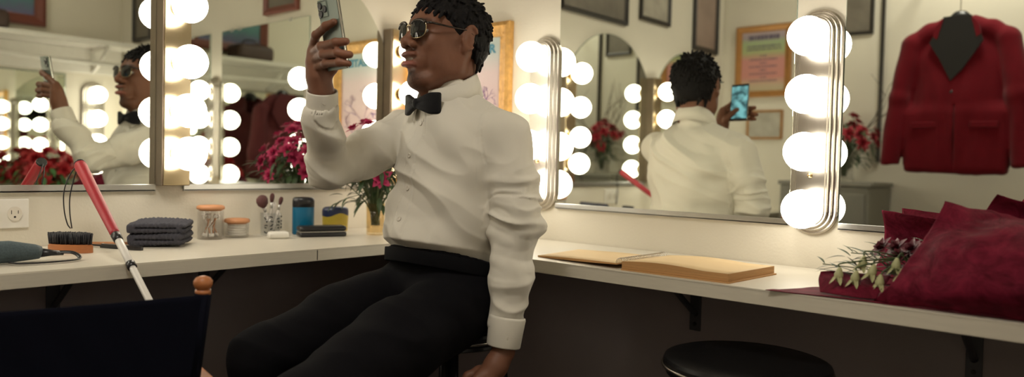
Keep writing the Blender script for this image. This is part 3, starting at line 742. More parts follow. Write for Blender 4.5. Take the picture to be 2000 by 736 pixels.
def bouquet(name, loc, label, n_fl, spread, z0, z1, fm, n_leaf, seed, stem_z, lowleaf=0, rf=.028, group=None, keep=None):
    t = thing(name, label, 'flowers', loc, 0, group); rs = random.Random(seed); cs = []
    fol = BM(); stems = BM()
    for i in range(n_fl):
        for _ in range(20):
            a = rs.uniform(0, 2*PI); r = spread*math.sqrt(rs.random()); z = z1-(z1-z0)*(r/spread)**1.6*rs.uniform(.6, 1.1)-rs.uniform(0, .25)*(z1-z0)
            c = Vector((r*math.cos(a), r*math.sin(a), z))
            if keep and not keep(c+Vector(loc)): continue
            if all((c-q).length > rf*1.15 for q in cs): break
        else: continue
        cs.append(c); d = Vector((c.x*1.2, c.y*1.2, max(.03, (z-z0)*.9+.03))).normalized()
        b = BM(); blossom(b, c, d, rf*rs.uniform(.8, 1.15), rs); obj('blossom', b, fm, t)
        tube(stems, bez([(rs.uniform(-.012, .012), rs.uniform(-.012, .012), stem_z), (c.x*.3, c.y*.3, (z+stem_z)/2), c-d*.002], 8), .0016, 5)
    for i in range(n_leaf):
        a = rs.uniform(0, 2*PI); r = spread*rs.uniform(.2, 1.1); z = z0+(z1-z0)*rs.uniform(-.15, .7)*(1-.5*r/spread)
        if lowleaf and rs.random() < .55: z = z0-rs.uniform(0, lowleaf)
        c = Vector((r*math.cos(a), r*math.sin(a), z)); d = Vector((math.cos(a), math.sin(a), rs.uniform(-.9, .5)))
        if keep and not keep(c+Vector(loc)+d.normalized()*.045): continue
        leaf(fol, c, d, (0, 0, 1), rs.uniform(.035, .062), rs.uniform(.012, .022), curl=rs.uniform(.1, .6))
        if i % 2 == 0: tube(stems, bez([(0, 0, stem_z), (c.x*.4, c.y*.4, max(z, stem_z+.03)), c], 6), .0013, 5)
    obj('foliage', fol, M_leaf, t); obj('stems', stems, M_stem, t)
    return t
keepA = lambda p: p.y < -.03 and p.x < -.02
bouquet('flower_bouquet', (-.345, -.222, .76), 'magenta bouquet with trailing dark leaves in a golden vase behind the man\'s elbow', 36, .125, .20, .375, M_mag, 190, 21, .03, lowleaf=.10, rf=.03, keep=lambda p: keepA(p) and not (p.x > -.20 and p.z > .86))
t = thing('glass_vase', 'amber glass vase under the magenta bouquet', 'vase', (-.345, -.222, ZC))
b = BM(); lathe(b, [(0, 0), (.026, 0), (.028, .003), (.0285, .04), (.030, .10), (.028, .10), (.0265, .04), (.025, .008), (0, .008)], 32, cap=False); obj('glass_body', b, glassmat('amber_glass', (1, .93, .78), .05), t)
# second bouquet with dry branches on the far dresser
t = thing('flower_vase', 'clear vase on the far dresser, reflected in the corner arch', 'vase', (-2.33, -.78, .943))
b = BM(); lathe(b, [(0, 0), (.05, 0), (.052, .004), (.045, .10), (.055, .19), (.053, .19), (.043, .10), (.048, .01), (0, .01)], 28, cap=False); obj('glass_body', b, M_glass, t)
bq = bouquet('flower_bouquet', (-2.33, -.78, .95), 'loose red bouquet with bare twisting branches, seen only in reflection', 22, .16, .20, .36, M_crim, 150, 33, .02, lowleaf=.12, rf=.036, keep=lambda p: p.x > XW+.03)
b = BM(); rs = random.Random(17)
for k in range(7):
    a = -PI/2*.2+rs.uniform(-1.5, 1.5) if k % 2 else rs.uniform(-2.2, 2.2); p = Vector((0, 0, .1)); pts = [p.copy()]; d = Vector((.10*math.cos(a), .75*math.sin(a), 1.1)).normalized()
    for i in range(9):
        d = (d+Vector((rs.uniform(-.12, .12), rs.uniform(-.35, .35), rs.uniform(-.2, .2)))).normalized(); p = p+d*.055; p.x = max(p.x, -.09); pts.append(p.copy())
        if i in (4, 6):
            q = p.copy(); e = (d+Vector((0, rs.uniform(-1, 1), .2))).normalized(); sub = [q.copy()]
            for j in range(4): e = (e+Vector((0, rs.uniform(-.3, .3), rs.uniform(-.2, .3)))).normalized(); q = q+e*.035; q.x = max(q.x, -.09); sub.append(q.copy())
            tube(b, sub, [.0018, .0016, .0014, .0012, .001], 5)
    tube(b, pts, [.004-.0003*i for i in range(len(pts))], 6)
obj('dry_branches', b, mat('dry_branch', (.07, .055, .035), .8), bq)
M_grey = mat('grey_dresser_paint', (.22, .21, .18), .55, var=.06)
t = thing('dresser', 'grey dresser under the branches, reflected right of the tall light bar', 'dresser', (-2.27, -.76, 0))
b = BM(); bx(b, -.185, .185, -.22, .22, .04, .92, .004); obj('body', b, M_grey, t)
b = BM(); bx(b, -.19, .195, -.23, .23, .921, .942, .004); obj('top', b, M_grey, t)
for i in range(4):
    b = BM(); bx(b, .1855, .198, -.205, .205, .06+i*.21, .255+i*.21, .003); dw = obj('drawer', b, M_grey, t)
    b = BM(); lathe(b, [(0, 0), (.006, 0), (.006, .01), (.013, .018), (.011, .025), (0, .027)], 16, (.1982, 0, .158+i*.21), axis=(1, 0, 0)); obj('knob', b, M_chrome, dw)
# planter on the far end of the right counter
t = thing('wicker_basket', 'brown wicker basket under the red and green plants, bottom left in the mirror', 'basket', (-.46, -2.37, ZC))
b = BM()
for z in np.arange(.004, .085, .007): tube(b, [((.075+.25*z*.3)*math.cos(a), (.075+.25*z*.3)*math.sin(a), z+.0012*math.sin(a*18+z*900)) for a in np.linspace(0, 2*PI, 73)[:-1]], .0042, 6, closed=True)
obj('weave', b, M_lid, t)
bouquet('flower_bouquet', (-.46, -2.37, .80), 'red flowers with bright green leaves, bottom left corner of the mirror', 26, .17, .05, .21, mat('red_petal', (.42, .012, .02), .6), 190, 5, -.02, lowleaf=.02, rf=.045, keep=lambda p: p.y > YS+.03)
COL.objects[-2].data.materials[0] = M_leaf2
for o in COL.objects:
    if o.name.startswith('foliage') and o.parent and 'bright green' in o.parent.get('label', ''): o.data.materials.clear(); o.data.materials.append(mat('bright_leaf', (.05, .16, .04), .5, var=.3))

# ================================================================ open sketchbook
M_paper = mat('cream_paper', (.70, .52, .29), .7, var=.03, scale=12); M_pedge = mat('paper_edges', (.48, .26, .10), .8, var=.3, scale=8, stretch=(4, 4, 400))
t = thing('open_sketchbook', 'open spiral sketchbook with blank cream pages on the right counter', 'sketchbook', (-.30, -1.185, ZC))
def slab(bm, c4, z0s, z1f, n=14, mtop=0, mside=1):
    """c4: four (x,y) corners A(spine near) B(out near) C(out far) D(spine far); z1f(u) top height, z0s(u) bottom"""
    T = []; Bt = []
    for i in range(n+1):
        u = i/n; r1 = []; r0 = []
        for j in range(5):
            v = j/4; x = (c4[0][0]*(1-u)+c4[1][0]*u)*(1-v)+(c4[3][0]*(1-u)+c4[2][0]*u)*v; y = (c4[0][1]*(1-u)+c4[1][1]*u)*(1-v)+(c4[3][1]*(1-u)+c4[2][1]*u)*v
            r1.append(bm.verts.new((x, y, z1f(u)))); r0.append(bm.verts.new((x, y, z0s(u))))
        T.append(r1); Bt.append(r0)
    for i in range(n):
        for j in range(4):
            f = bm.faces.new((T[i][j], T[i+1][j], T[i+1][j+1], T[i][j+1])); f.material_index = mtop; f.smooth = True
            f = bm.faces.new((Bt[i][j+1], Bt[i+1][j+1], Bt[i+1][j], Bt[i][j])); f.material_index = mside
        for j in (0, 4): f = bm.faces.new((T[i][j], Bt[i][j], Bt[i+1][j], T[i+1][j])); f.material_index = mside
    for i in (0, n):
        for j in range(4): f = bm.faces.new((T[i][j], T[i][j+1], Bt[i][j+1], Bt[i][j])); f.material_index = mside
    bmesh.ops.recalc_face_normals(bm, faces=bm.faces)
ox, oy = -.30, -1.185
R4 = [(-.405-ox, -1.192-oy), (-.402-ox, -1.452-oy), (-.192-ox, -1.462-oy), (-.205-ox, -1.20-oy)]
L4 = [(-.405-ox, -1.178-oy), (-.372-ox, -.915-oy), (-.168-ox, -.895-oy), (-.205-ox, -1.186-oy)]
for k in range(3):
    b = BM(); z0 = .0035+k*.0055
    slab(b, R4, lambda u, z0=z0: z0+.004*math.sin(PI*min(1, u*1.5))*(k/2)*0, lambda u, z0=z0: z0+.0052+(.005*math.sin(PI*min(1, u*1.3)) if k == 2 else 0))
    obj('page_block', b, [M_paper, M_pedge], t)
b = BM(); slab(b, [(R4[0][0]-.004, R4[0][1]), (R4[1][0]-.004, R4[1][1]-.004), (R4[2][0]+.004, R4[2][1]-.004), (R4[3][0]+.004, R4[3][1])], lambda u: 0, lambda u: .0030, 4); obj('cover', b, [M_pedge, M_pedge], t)
b = BM(); slab(b, L4, lambda u: .010*(1-u)**1.5+.0005, lambda u: .010*(1-u)**1.5+.0035+.006*math.sin(PI*u)*.5); obj('turned_pages', b, [M_paper, M_pedge], t)
b = BM()
for i in range(30):
    v = (i+.5)/30; x = L4[0][0]*(1-v)+L4[3][0]*v; tube(b, [(x, .0005+.010*math.cos(a), .016+.010*math.sin(a)) for a in np.linspace(-.6, PI+.6, 12)], .0008, 5)
obj('spiral_wire', b, M_chrome, t)

# ================================================================ wrapped bouquet
def paper_mat():
    m, nt, bs = newmat('crimson_wrapping_paper'); n = nt.nodes; L = nt.links
    tc = n.new('ShaderNodeTexCoord'); nz = n.new('ShaderNodeTexNoise'); nz.inputs['Scale'].default_value = 16; nz.inputs['Detail'].default_value = 8; nz.inputs['Roughness'].default_value = .75; nz.inputs['Distortion'].default_value = 1.5
    L.new(tc.outputs['Object'], nz.inputs['Vector']); cr = n.new('ShaderNodeValToRGB'); L.new(nz.outputs['Fac'], cr.inputs[0])
    e = cr.color_ramp.elements; e[0].position = .35; e[0].color = (.08, .003, .012, 1); e[1].position = .68; e[1].color = (.24, .016, .045, 1)
    L.new(cr.outputs[0], bs.inputs['Base Color']); bs.inputs['Roughness'].default_value = .7; bs.inputs['Specular IOR Level'].default_value = .12
    bp = n.new('ShaderNodeBump'); bp.inputs['Strength'].default_value = .5; bp.inputs['Distance'].default_value = .004; L.new(nz.outputs['Fac'], bp.inputs['Height']); L.new(bp.outputs[0], bs.inputs['Normal'])
    tr = n.new('ShaderNodeBsdfTranslucent'); L.new(cr.outputs[0], tr.inputs[0]); mx = n.new('ShaderNodeMixShader'); mx.inputs[0].default_value = .22
    L.new(bs.outputs[0], mx.inputs[1]); L.new(tr.outputs[0], mx.inputs[2]); L.new(mx.outputs[0], n['Material Output'].inputs[0]); return m
M_wrap = paper_mat()
wb = thing('wrapped_bouquet', 'bouquet wrapped in crimson paper lying at the right end of the counter', 'bouquet', (-.25, -1.85, ZC))
def cr1(P, t_):
    n = len(P)-1; x = t_*n; i = min(int(x), n-1); f = x-i; g = lambda k: P[min(max(k, 0), n)]
    a, b_, c, d = g(i-1), g(i), g(i+1), g(i+2)
    return .5*((2*b_)+(c-a)*f+(2*a-5*b_+4*c-d)*f*f+(3*b_-a-3*c+d)*f**3)
def sheet(name, rows, nu=36, nv=28, amp=.004, seed=1, th=.0006, zmin=.0012):
    R_ = [[Vector(p)-wb.location for p in r] for r in rows]
    G = []
    for i in range(nu+1):
        u = i/nu; col = [cr1(r, u) for r in R_]
        G.append([cr1(col, j/nv) for j in range(nv+1)])
    V = np.array([[list(p) for p in r] for r in G]).reshape(-1, 3)
    n1 = vnoise(V*24, seed)+.5*vnoise(V*60, seed+1)
    du = np.zeros_like(V); W_ = V.reshape(nu+1, nv+1, 3); gu = np.gradient(W_, axis=0); gv = np.gradient(W_, axis=1); nn = np.cross(gu, gv); nn /= np.maximum(np.linalg.norm(nn, axis=2, keepdims=True), 1e-9)
    W_ = W_+nn*(n1.reshape(nu+1, nv+1, 1)*amp); W_[..., 2] = np.maximum(W_[..., 2], zmin)
    top_, bot = W_+nn*th, W_-nn*th
    V = np.concatenate([top_.reshape(-1, 3), bot.reshape(-1, 3)]); N_ = (nu+1)*(nv+1); F = []
    id_ = lambda i, j, s: s*N_+i*(nv+1)+j
    for i in range(nu):
        for j in range(nv):
            F.append((id_(i, j, 0), id_(i+1, j, 0), id_(i+1, j+1, 0), id_(i, j+1, 0))); F.append((id_(i, j+1, 1), id_(i+1, j+1, 1), id_(i+1, j, 1), id_(i, j, 1)))
    for i in range(nu):
        for j, s in ((0, 1), (nv, -1)):
            q = (id_(i, j, 0), id_(i, j, 1), id_(i+1, j, 1), id_(i+1, j, 0)); F.append(q if s > 0 else q[::-1])
    for j in range(nv):
        for i, s in ((0, -1), (nu, 1)):
            q = (id_(i, j, 0), id_(i, j, 1), id_(i, j+1, 1), id_(i, j+1, 0)); F.append(q if s > 0 else q[::-1])
    return vf_obj(name, V, np.array(F), M_wrap, wb)
z = .7612
sheet('paper_sheet', [[(-.432, -1.545, z), (-.36, -1.58, z), (-.26, -1.62, z), (-.16, -1.64, z)], [(-.42, -1.62, z), (-.36, -1.66, z), (-.24, -1.70, z), (-.10, -1.72, z)], [(-.41, -1.75, z), (-.34, -1.78, z), (-.22, -1.82, z), (-.10, -1.86, z)], [(-.40, -1.98, z), (-.34, -2.0, z), (-.22, -2.0, z), (-.10, -2.0, z)]], amp=.0015, seed=3)
sheet('paper_sheet', [[(-.19, -1.66, .765), (-.10, -1.66, .815), (-.075, -1.66, .87), (-.085, -1.655, .915)], [(-.17, -1.74, .765), (-.09, -1.74, .815), (-.065, -1.74, .87), (-.095, -1.735, .908)], [(-.17, -1.84, .765), (-.085, -1.85, .815), (-.065, -1.85, .87), (-.11, -1.83, .90)], [(-.16, -2.05, .765), (-.08, -2.05, .81), (-.07, -2.05, .86), (-.12, -2.05, .89)]], amp=.0025, seed=11)
sheet('paper_sheet', [[(-.395, -1.735, .7625), (-.400, -1.765, .80), (-.362, -1.792, .855), (-.318, -1.812, .905), (-.292, -1.822, .948)], [(-.404, -1.80, .7625), (-.425, -1.84, .80), (-.385, -1.86, .87), (-.32, -1.87, .905), (-.25, -1.862, .935)], [(-.402, -1.90, .7625), (-.44, -1.93, .81), (-.40, -1.94, .87), (-.32, -1.945, .905), (-.22, -1.95, .92)], [(-.39, -2.2, .7625), (-.42, -2.2, .80), (-.38, -2.2, .85), (-.30, -2.2, .88), (-.2, -2.2, .885)]], nu=44, nv=40, amp=.0045, seed=21)
sheet('paper_sheet', [[(-.23, -1.84, .86), (-.195, -1.868, .92), (-.205, -1.892, .962)], [(-.22, -1.92, .86), (-.16, -1.93, .91), (-.17, -1.95, .945)], [(-.20, -2.15, .85), (-.13, -2.15, .89), (-.15, -2.15, .91)]], amp=.003, seed=31)
sheet('paper_fold', [[(-.395, -1.640, .7635), (-.37, -1.625, .785), (-.345, -1.62, .797)], [(-.405, -1.69, .766), (-.375, -1.68, .785), (-.325, -1.67, .80)], [(-.40, -1.74, .768), (-.375, -1.745, .785), (-.31, -1.74, .80)]], nu=20, nv=14, amp=.004, seed=41)
M_lily = mat('pale_green_bud', (.42, .42, .22), .5, var=.15)
rs = random.Random(8); ctr = wb.location
fol = BM(); st = BM()
for i in range(46):
    p = Vector((rs.uniform(-.37, -.22), rs.uniform(-1.80, -1.665), rs.uniform(.785, .85))); d = Vector((rs.uniform(-.5, .2), rs.uniform(.2, 1), rs.uniform(-.1, .75)))
    leaf(fol, p-ctr, d, (0, 0, 1), rs.uniform(.03, .06), rs.uniform(.008, .014), curl=rs.uniform(0, .4))
for y, x, z_ in ((-1.625, -.35, .815), (-1.632, -.335, .80), (-1.665, -.31, .838), (-1.79, -.30, .868)):
    tube(st, bez([Vector((-.27, -1.80, .80))-ctr, Vector((x+.02, (y-1.80)/2, z_-.004))-ctr, Vector((x, y, z_))-ctr], 10), .0011, 5)
    for k in range(5): leaf(fol, Vector((x+.015*rs.random(), y-.012*k, z_-.003*k))-ctr, (rs.uniform(-.5, .5), .8, rs.uniform(-.2, .9)), (0, 0, 1), .026, .007)
obj('foliage', fol, M_leaf, wb)
buds = [(-.385, -1.668, .802), (-.375, -1.695, .798), (-.365, -1.722, .812), (-.372, -1.738, .795), (-.345, -1.758, .826), (-.35, -1.70, .825), (-.36, -1.775, .815)]
for bxp in buds:
    p = Vector(bxp)-ctr; ap = p+Vector((.012, -.006, .022))
    tube(st, bez([Vector((-.28, -1.81, .80))-ctr, Vector((-.31, -1.77, .835))-ctr, ap, p+Vector((.003, 0, .012))], 14), .0017, 6)
    b = BM(); d = Vector((-.15, rs.uniform(.0, .25), -1)).normalized()
    tube(b, [p-d*.014, p-d*.008, p, p+d*.008, p+d*.014], [.0025, .0055, .0085, .0070, .002], 10)
    for k in range(5):
        a = 2*PI*k/5; o_ = Vector((math.cos(a), math.sin(a), 0)); leaf(b, p+o_*.004, d+o_*.35, o_, .022, .010, curl=-.3, seg=3)
    obj('lily_bud', b, M_lily, wb)
obj('stems', st, M_stem, wb)
for k in range(9):
    c = Vector((rs.uniform(-.33, -.24), rs.uniform(-1.80, -1.72), rs.uniform(.80, .855)))-ctr; b = BM(); blossom(b, c, (-.5, .5, .6), .024, rs); obj('blossom', b, mat('dark_red_petal', (.10, .008, .02), .6), wb)

# ================================================================ jackets
def jacket(loc, rz, label, name, m, lap, hang=True, sleeves=1.0, wf=1.0, hl=.80):
    """local: front faces +x, shoulders along y, hanger hook at top z=0"""
    t = thing(name, label, 'jacket', loc, rz)
    s = SDF((-.07, -.36, -hl-.05), (.12, .36, .02), .006)
    s.ell((.0, 0, -.30), (.052, .205*wf, .28), k=.03); s.ell((.0, 0, -.55), (.052, .225*wf, .26), k=.04); s.box((0, 0, -hl+.16), (.042, .232*wf, .16), rnd=.03, k=.05)
    for sd in (-1, 1):
        s.chain([(.0, sd*.045, -.060), (0, sd*.13*wf, -.092), (0, sd*.195*wf, -.140)], [.034, .040, .044], k=.03)
        s.chain([(.0, sd*.213*wf, -.15), (.012, sd*.262*wf, -.42), (.02, sd*.292*wf, -hl+.055)], [.052, .052, .046], k=.02)
    s.box((0, 0, -.02), (.05, .05, .05), rnd=.02, k=.02, mode='s')
    s.plane((0, 0, -1), (0, 0, -hl))
    for sd in (-1, 1): s.box((.02, sd*.30*wf, -hl), (.09, .075, .038), rnd=.005, mode='s', k=.004)
    s.box((.09, 0.0, -.66), (.05, .002, .20), rnd=.001, k=.01, mode='s')
    s.box((.0, 0, -.09), (.08, .045, .055), rnd=.02, k=.02, mode='s')
    V, Q = s.mesh(); V = smooth_vf(V, Q, 2); N = normals_vf(V, Q)
    V += N*(vnoise(V*np.array([10, 16, 5]), 4)*.007+vnoise(V*np.array([20, 30, 9]), 6)*.003)[:, None]
    obj_ = vf_obj('shell', V, Q, m, t)
    # lapels + dark opening
    b = BM()
    def strip(pts, x, tk=.006):
        A = [b.verts.new((x, y, z)) for y, z in pts]; B = [b.verts.new((x+tk, y, z)) for y, z in pts]
        b.faces.new(A[::-1]); b.faces.new(B)
        for i in range(len(A)): b.faces.new((A[i], A[(i+1) % len(A)], B[(i+1) % len(A)], B[i]))
    strip([(-.060, -.03), (.060, -.03), (.120, -.155), (.070, -.24), (.02, -.345), (-.03, -.29), (-.115, -.155)], .052, .011)
    bmesh.ops.recalc_face_normals(b, faces=b.faces); obj('lapels', b, lap, t)
    for sd in (-1, 1):
        b = BM()
        pts = [(sd*.058, -.035), (sd*.095, -.080), (sd*.105, -.125), (sd*.085, -.140), (sd*.076, -.10)]
        strip(pts, .060, .006); bmesh.ops.recalc_face_normals(b, faces=b.faces); obj('lapel_edge', b, m, t)
        b = BM(); bx(b, .050, .060, sd*.13-.06, sd*.13+.06, -.575, -.545, .003); obj('pocket_flap', b, m, t)
    for k in (0, 1):
        b = BM(); lathe(b, [(0, 0), (.009, 0), (.009, .003), (0, .004)], 14, (.056, .012, -.40-.09*k), axis=(1, 0, 0)); obj('button', b, M_black, t)
    return t
def hanger(loc, rz, label, st=0):
    t = thing('coat_hanger', label, 'hanger', loc, rz, 'black coat hangers')
    b = BM(); P_ = bez([(0, -.19, -.115), (0, -.10, -.065), (0, 0, -.028), (0, .10, -.065), (0, .19, -.115)], 24); tube(b, P_, .010, 10); obj('shoulder_bar', b, M_black, t)
    b = BM(); tube(b, bez([(0, 0, -.03), (0, 0, .015+st*.5), (0, 0, .015+st), (0, .022, .035+st), (0, .012, .058+st), (0, -.012, .052+st)], 20), .0022, 8); obj('hook', b, M_chrome, t)
    b = BM(); lathe(b, [(0, -.045), (.042, -.045), (.05, -.02), (.032, .0), (.02, .008), (0, .01)], 20, sx=.5); obj('neck_block', b, M_black, t)
    return t
M_velvet = mat('red_velvet', (.125, .0025, .008), .8, var=.15, scale=20, sheen=.12, bump=.2, spec=.1)
M_mar = mat('maroon_cloth', (.09, .010, .014), .85, var=.2)
jk = jacket((-2.13, -1.335, 1.74), 0, 'red velvet jacket with black lapels, seen in the mirror above the wrapped bouquet', 'velvet_jacket', M_velvet, M_black)
jk.scale = (.927,)*3
hg = hanger((-2.13, -1.335, 1.735), 0, 'black hanger holding the red velvet jacket', .19); hg.scale = (.927,)*3
t = thing('garment_rail', 'metal wall rail the red jacket hangs from, near the ceiling', 'rail', (XW, -1.45, 1.955))
b = BM(); tube(b, [(.34, -.55, 0), (.34, .40, 0)], .006, 12); obj('bar', b, M_chrome, t)
for y in (-.5, .35):
    b = BM(); tube(b, [(.002, y, 0), (.333, y, 0)], .006, 10); lathe(b, [(0, 0), (.03, 0), (.03, .004), (0, .005)], 20, (0, y, 0), axis=(1, 0, 0)); obj('bracket', b, M_chrome, t)
jacket((-.95, YS+.21, 1.44), PI/2, 'maroon jacket on the clothes rail, seen in the mirror left of the raised forearm', 'maroon_jacket', M_mar, M_mar, wf=.72, hl=.60)
hanger((-.95, YS+.21, 1.433), PI/2, 'black hanger holding the maroon jacket on the rail')
b = BM(); s = SDF((-.19, -.12, -.01), (.19, .12, .17), .006); s.box((0, 0, .05), (.13, .085, .05), rnd=.03); s.ell((-.03, 0, .09), (.07, .06, .022), k=.03)
V, Q = s.mesh(); V = smooth_vf(V, Q, 2); V[:, 2] -= V[:, 2].min()
t = thing('travel_bag', 'dark brown bag lying on the wall shelf', 'bag', (-.76, YS+.13, 1.6135)); vf_obj('body', V, Q, mat('brown_leather', (.06, .035, .028), .55, var=.2), t)
b = BM(); tube(b, bez([(-.06, .0, .105), (-.035, 0, .13), (.035, 0, .13), (.07, 0, .095)], 16), .006, 8); obj('handle', b, M_black, t)

# ================================================================ stools and director's chair
def stool(loc, label, rz=0):
    t = thing('bar_stool', label, 'stool', loc, rz, 'round black stools')
    b = BM(); lathe(b, [(0, .570), (.155, .570), (.162, .574), (.160, .580), (.165, .590), (.168, .600), (.165, .607), (.155, .6105), (.10, .608), (0, .606)], 64); obj('seat', b, M_blackm, t, auto=.5)
    b = BM(); tube(b, [(.1685*math.cos(a), .1685*math.sin(a), .590) for a in np.linspace(0, 2*PI, 73)[:-1]], .0035, 8, closed=True); obj('seat_rim', b, M_chrome, t)
    for k in range(4):
        a = PI/4+k*PI/2; c_, s_ = math.cos(a), math.sin(a)
        b = BM(); tube(b, [(.125*c_, .125*s_, .5695), (.185*c_, .185*s_, .002)], .0125, 12); obj('leg', b, M_blackm, t)
    b = BM(); tube(b, [(.162*math.cos(a), .162*math.sin(a), .20) for a in np.linspace(0, 2*PI, 49)[:-1]], .007, 8, closed=True); obj('foot_ring', b, M_chrome, t)
    return t
stool((-.392, -1.493, 0), 'empty round black stool in front of the right counter', .3)
ST = (-.595, -.825)
stool((ST[0], ST[1], 0), 'black stool the man sits on', .1)

cx0, cx1, cyb = -1.715, -1.224, -.835
t = thing('directors_chair', 'folding director\'s chair with navy canvas back, bottom left', 'chair', ((cx0+cx1)/2, -.62, 0)); O = Vector(t.location)
for x, s_ in ((cx0, -1), (cx1, 1)):
    dx_ = -.018 if s_ > 0 else 0
    b = BM(); tube(b, [Vector((x+dx_*1.05, cyb, .586))-O, Vector((x+dx_, cyb, .60))-O, Vector((x, cyb, .748))-O], [.0115, .0115, .0105], 16); tube(b, [Vector((x, cyb, .7475))-O, Vector((x, cyb, .757))-O], [.0135, .0135], 18)
    tube(b, [Vector((x, cyb, z_))-O for z_ in (.756, .760, .766, .773, .779, .782)], [.0095, .0135, .0165, .0165, .012, .004], 18)
    obj('back_post', b, M_wood, t)
    b = BM(); bx(b, x-.024-O.x, x+.024-O.x, cyb-.018-O.y, -.40-O.y, .572, .594, .006, 3); obj('armrest', b, M_wood, t)
    for yy in (-.445, cyb-.010):
        b = BM(); bx(b, x-.012-O.x, x+.012-O.x, yy-O.y, yy+.025-O.y, .37, .572, .003); obj('arm_post', b, M_wood, t)
    b = BM(); bx(b, x-.014-O.x, x+.014-O.x, cyb-O.y, -.40-O.y, .345, .385, .004); obj('side_rail', b, M_wood, t)
    b = BM(); bx(b, x-.014-O.x, x+.014-O.x, cyb-.02-O.y, -.39-O.y, .002, .035, .004); obj('foot_rail', b, M_wood, t)
for y in (-.80, -.44):
    b = BM(); off = .012 if y < -.6 else -.012
    tube(b, [Vector((cx0+.03, y, .03))-O, Vector((cx1-.03, y, .36))-O], .012, 8); obj('leg', b, M_wood, t)
    b = BM(); tube(b, [Vector((cx1-.03, y+.03, .03))-O, Vector((cx0+.03, y+.03, .36))-O], .012, 8); obj('leg', b, M_wood, t)
V = []; F = []; nu, nv = 40, 14
def canvas(u, v, side):
    x = cx0-.006+(cx1-cx0+.012)*u-.018*u*(1-v); z_ = .600+.150*v-.004*math.sin(PI*u)*(1 if v > .5 else -1)*abs(2*v-1)-.004*(1-u)*0
    y = cyb-.013-.0008*side+.006*math.sin(PI*u)+.001*math.sin(u*40+v*9)*math.sin(PI*u)
    return (x-O.x, y-O.y, z_)
for s_ in (1, 0):
    for i in range(nu+1):
        for j in range(nv+1): V.append(canvas(i/nu, j/nv, s_*2))
N_ = (nu+1)*(nv+1); g = lambda i, j, s_: s_*N_+i*(nv+1)+j
for i in range(nu):
    for j in range(nv): F += [(g(i, j, 0), g(i+1, j, 0), g(i+1, j+1, 0), g(i, j+1, 0)), (g(i, j+1, 1), g(i+1, j+1, 1), g(i+1, j, 1), g(i, j, 1))]
    F += [(g(i, 0, 1), g(i+1, 0, 1), g(i+1, 0, 0), g(i, 0, 0)), (g(i, nv, 0), g(i+1, nv, 0), g(i+1, nv, 1), g(i, nv, 1))]
ang = -math.radians(13); pr = Vector((cx1, cyb, 0)); rel = O-pr; t.rotation_euler = (0, 0, ang)
t.location = pr+Vector((rel.x*math.cos(ang)-rel.y*math.sin(ang), rel.x*math.sin(ang)+rel.y*math.cos(ang), 0))
cb = vf_obj('canvas_back', np.array(V), np.array(F), M_canvas, t)
for x in (cx0, cx1):
    b = BM(); tube(b, [Vector((x-(.018 if x == cx1 else 0), cyb, .600))-O, Vector((x, cyb, .7495))-O], .0152, 20); obj('canvas_sleeve', b, M_canvas, t)
b = BM(); bx(b, cx0-O.x, cx1-O.x, cyb+.02-O.y, -.41-O.y, .386, .391); obj('canvas_seat', b, M_canvas, t)

# ================================================================ the man
man = thing('person', 'person in white shirt, black bow tie and sunglasses sitting on a stool, raising a phone', 'person', (-.60, -.835, 0))
MO = np.array(man.location)
SKIN = np.array((.168, .072, .042))
HC = np.array((-.620, -.822, 1.284)); hyaw, hpit = math.radians(9), math.radians(5)
Fh = np.array((-math.cos(hyaw)*math.cos(hpit), math.sin(hyaw)*math.cos(hpit), math.sin(hpit)))
Sh = np.array((-math.sin(hyaw), -math.cos(hyaw), 0.0))       # towards his left
Uh = np.cross(Sh, Fh)*-1; Uh = Uh if Uh[2] > 0 else -Uh
RH = np.array([Fh, Sh, Uh])
def H(f, s_, u): return HC+f*Fh+s_*Sh+u*Uh
s = SDF((-1.20, -1.17, .0), (-.43, -.56, 1.45), .0032)
# --- head
s.ell(H(-.006, 0, .026), (.093, .074, .076), RH, k=.01)
s.ell(H(.026, 0, -.012), (.064, .062, .080), RH, k=.03)
for sd in (-1, 1):
    s.chain([H(-.012, sd*.058, -.030), H(.0, sd*.052, -.072), H(.060, sd*.026, -.104)], [.016, .017, .018], k=.022)
    s.ell(H(.062, sd*.038, -.022), (.026, .022, .026), RH, k=.016)
    s.ell(H(.030, sd*.045, -.06), (.040, .020, .032), RH, k=.02)
    s.cone(H(.082, sd*.012, .030), H(.070, sd*.046, .026), .0105, .010, k=.012)
s.ell(H(.074, 0, -.106), (.020, .024, .018), RH, k=.02)
s.ell(H(.078, 0, -.058), (.022, .034, .034), RH, k=.018)
s.chain([H(.084, 0, .022), H(.098, 0, -.006), H(.1125, 0, -.024)], [.0085, .0095, .0125], k=.010)
for sd in (-1, 1):
    s.ell(H(.102, sd*.0170, -.029), (.0120, .0090, .0092), RH, k=.006)
    s.ell(H(.108, sd*.008, -.0365), (.005, .0035, .004), RH, k=.002, mode='s')
    s.ell(H(.094, sd*.033, .004), (.014, .018, .010), RH, k=.010, mode='s')
# lips, slightly open
s.ell(H(.1000, 0, -.0515), (.0130, .0285, .0082), RH, k=.003); s.ell(H(.0985, 0, -.0740), (.0150, .0245, .0092), RH, k=.003)
for sd in (-1, 1): s.ell(H(.100, sd*.008, -.0505), (.010, .010, .0065), RH, k=.003)
s.ell(H(.112, 0, -.0612), (.022, .0195, .0050), RH, k=.002, mode='s')
s.ell(H(.098, 0, -.0835), (.010, .018, .006), RH, k=.006, mode='s')
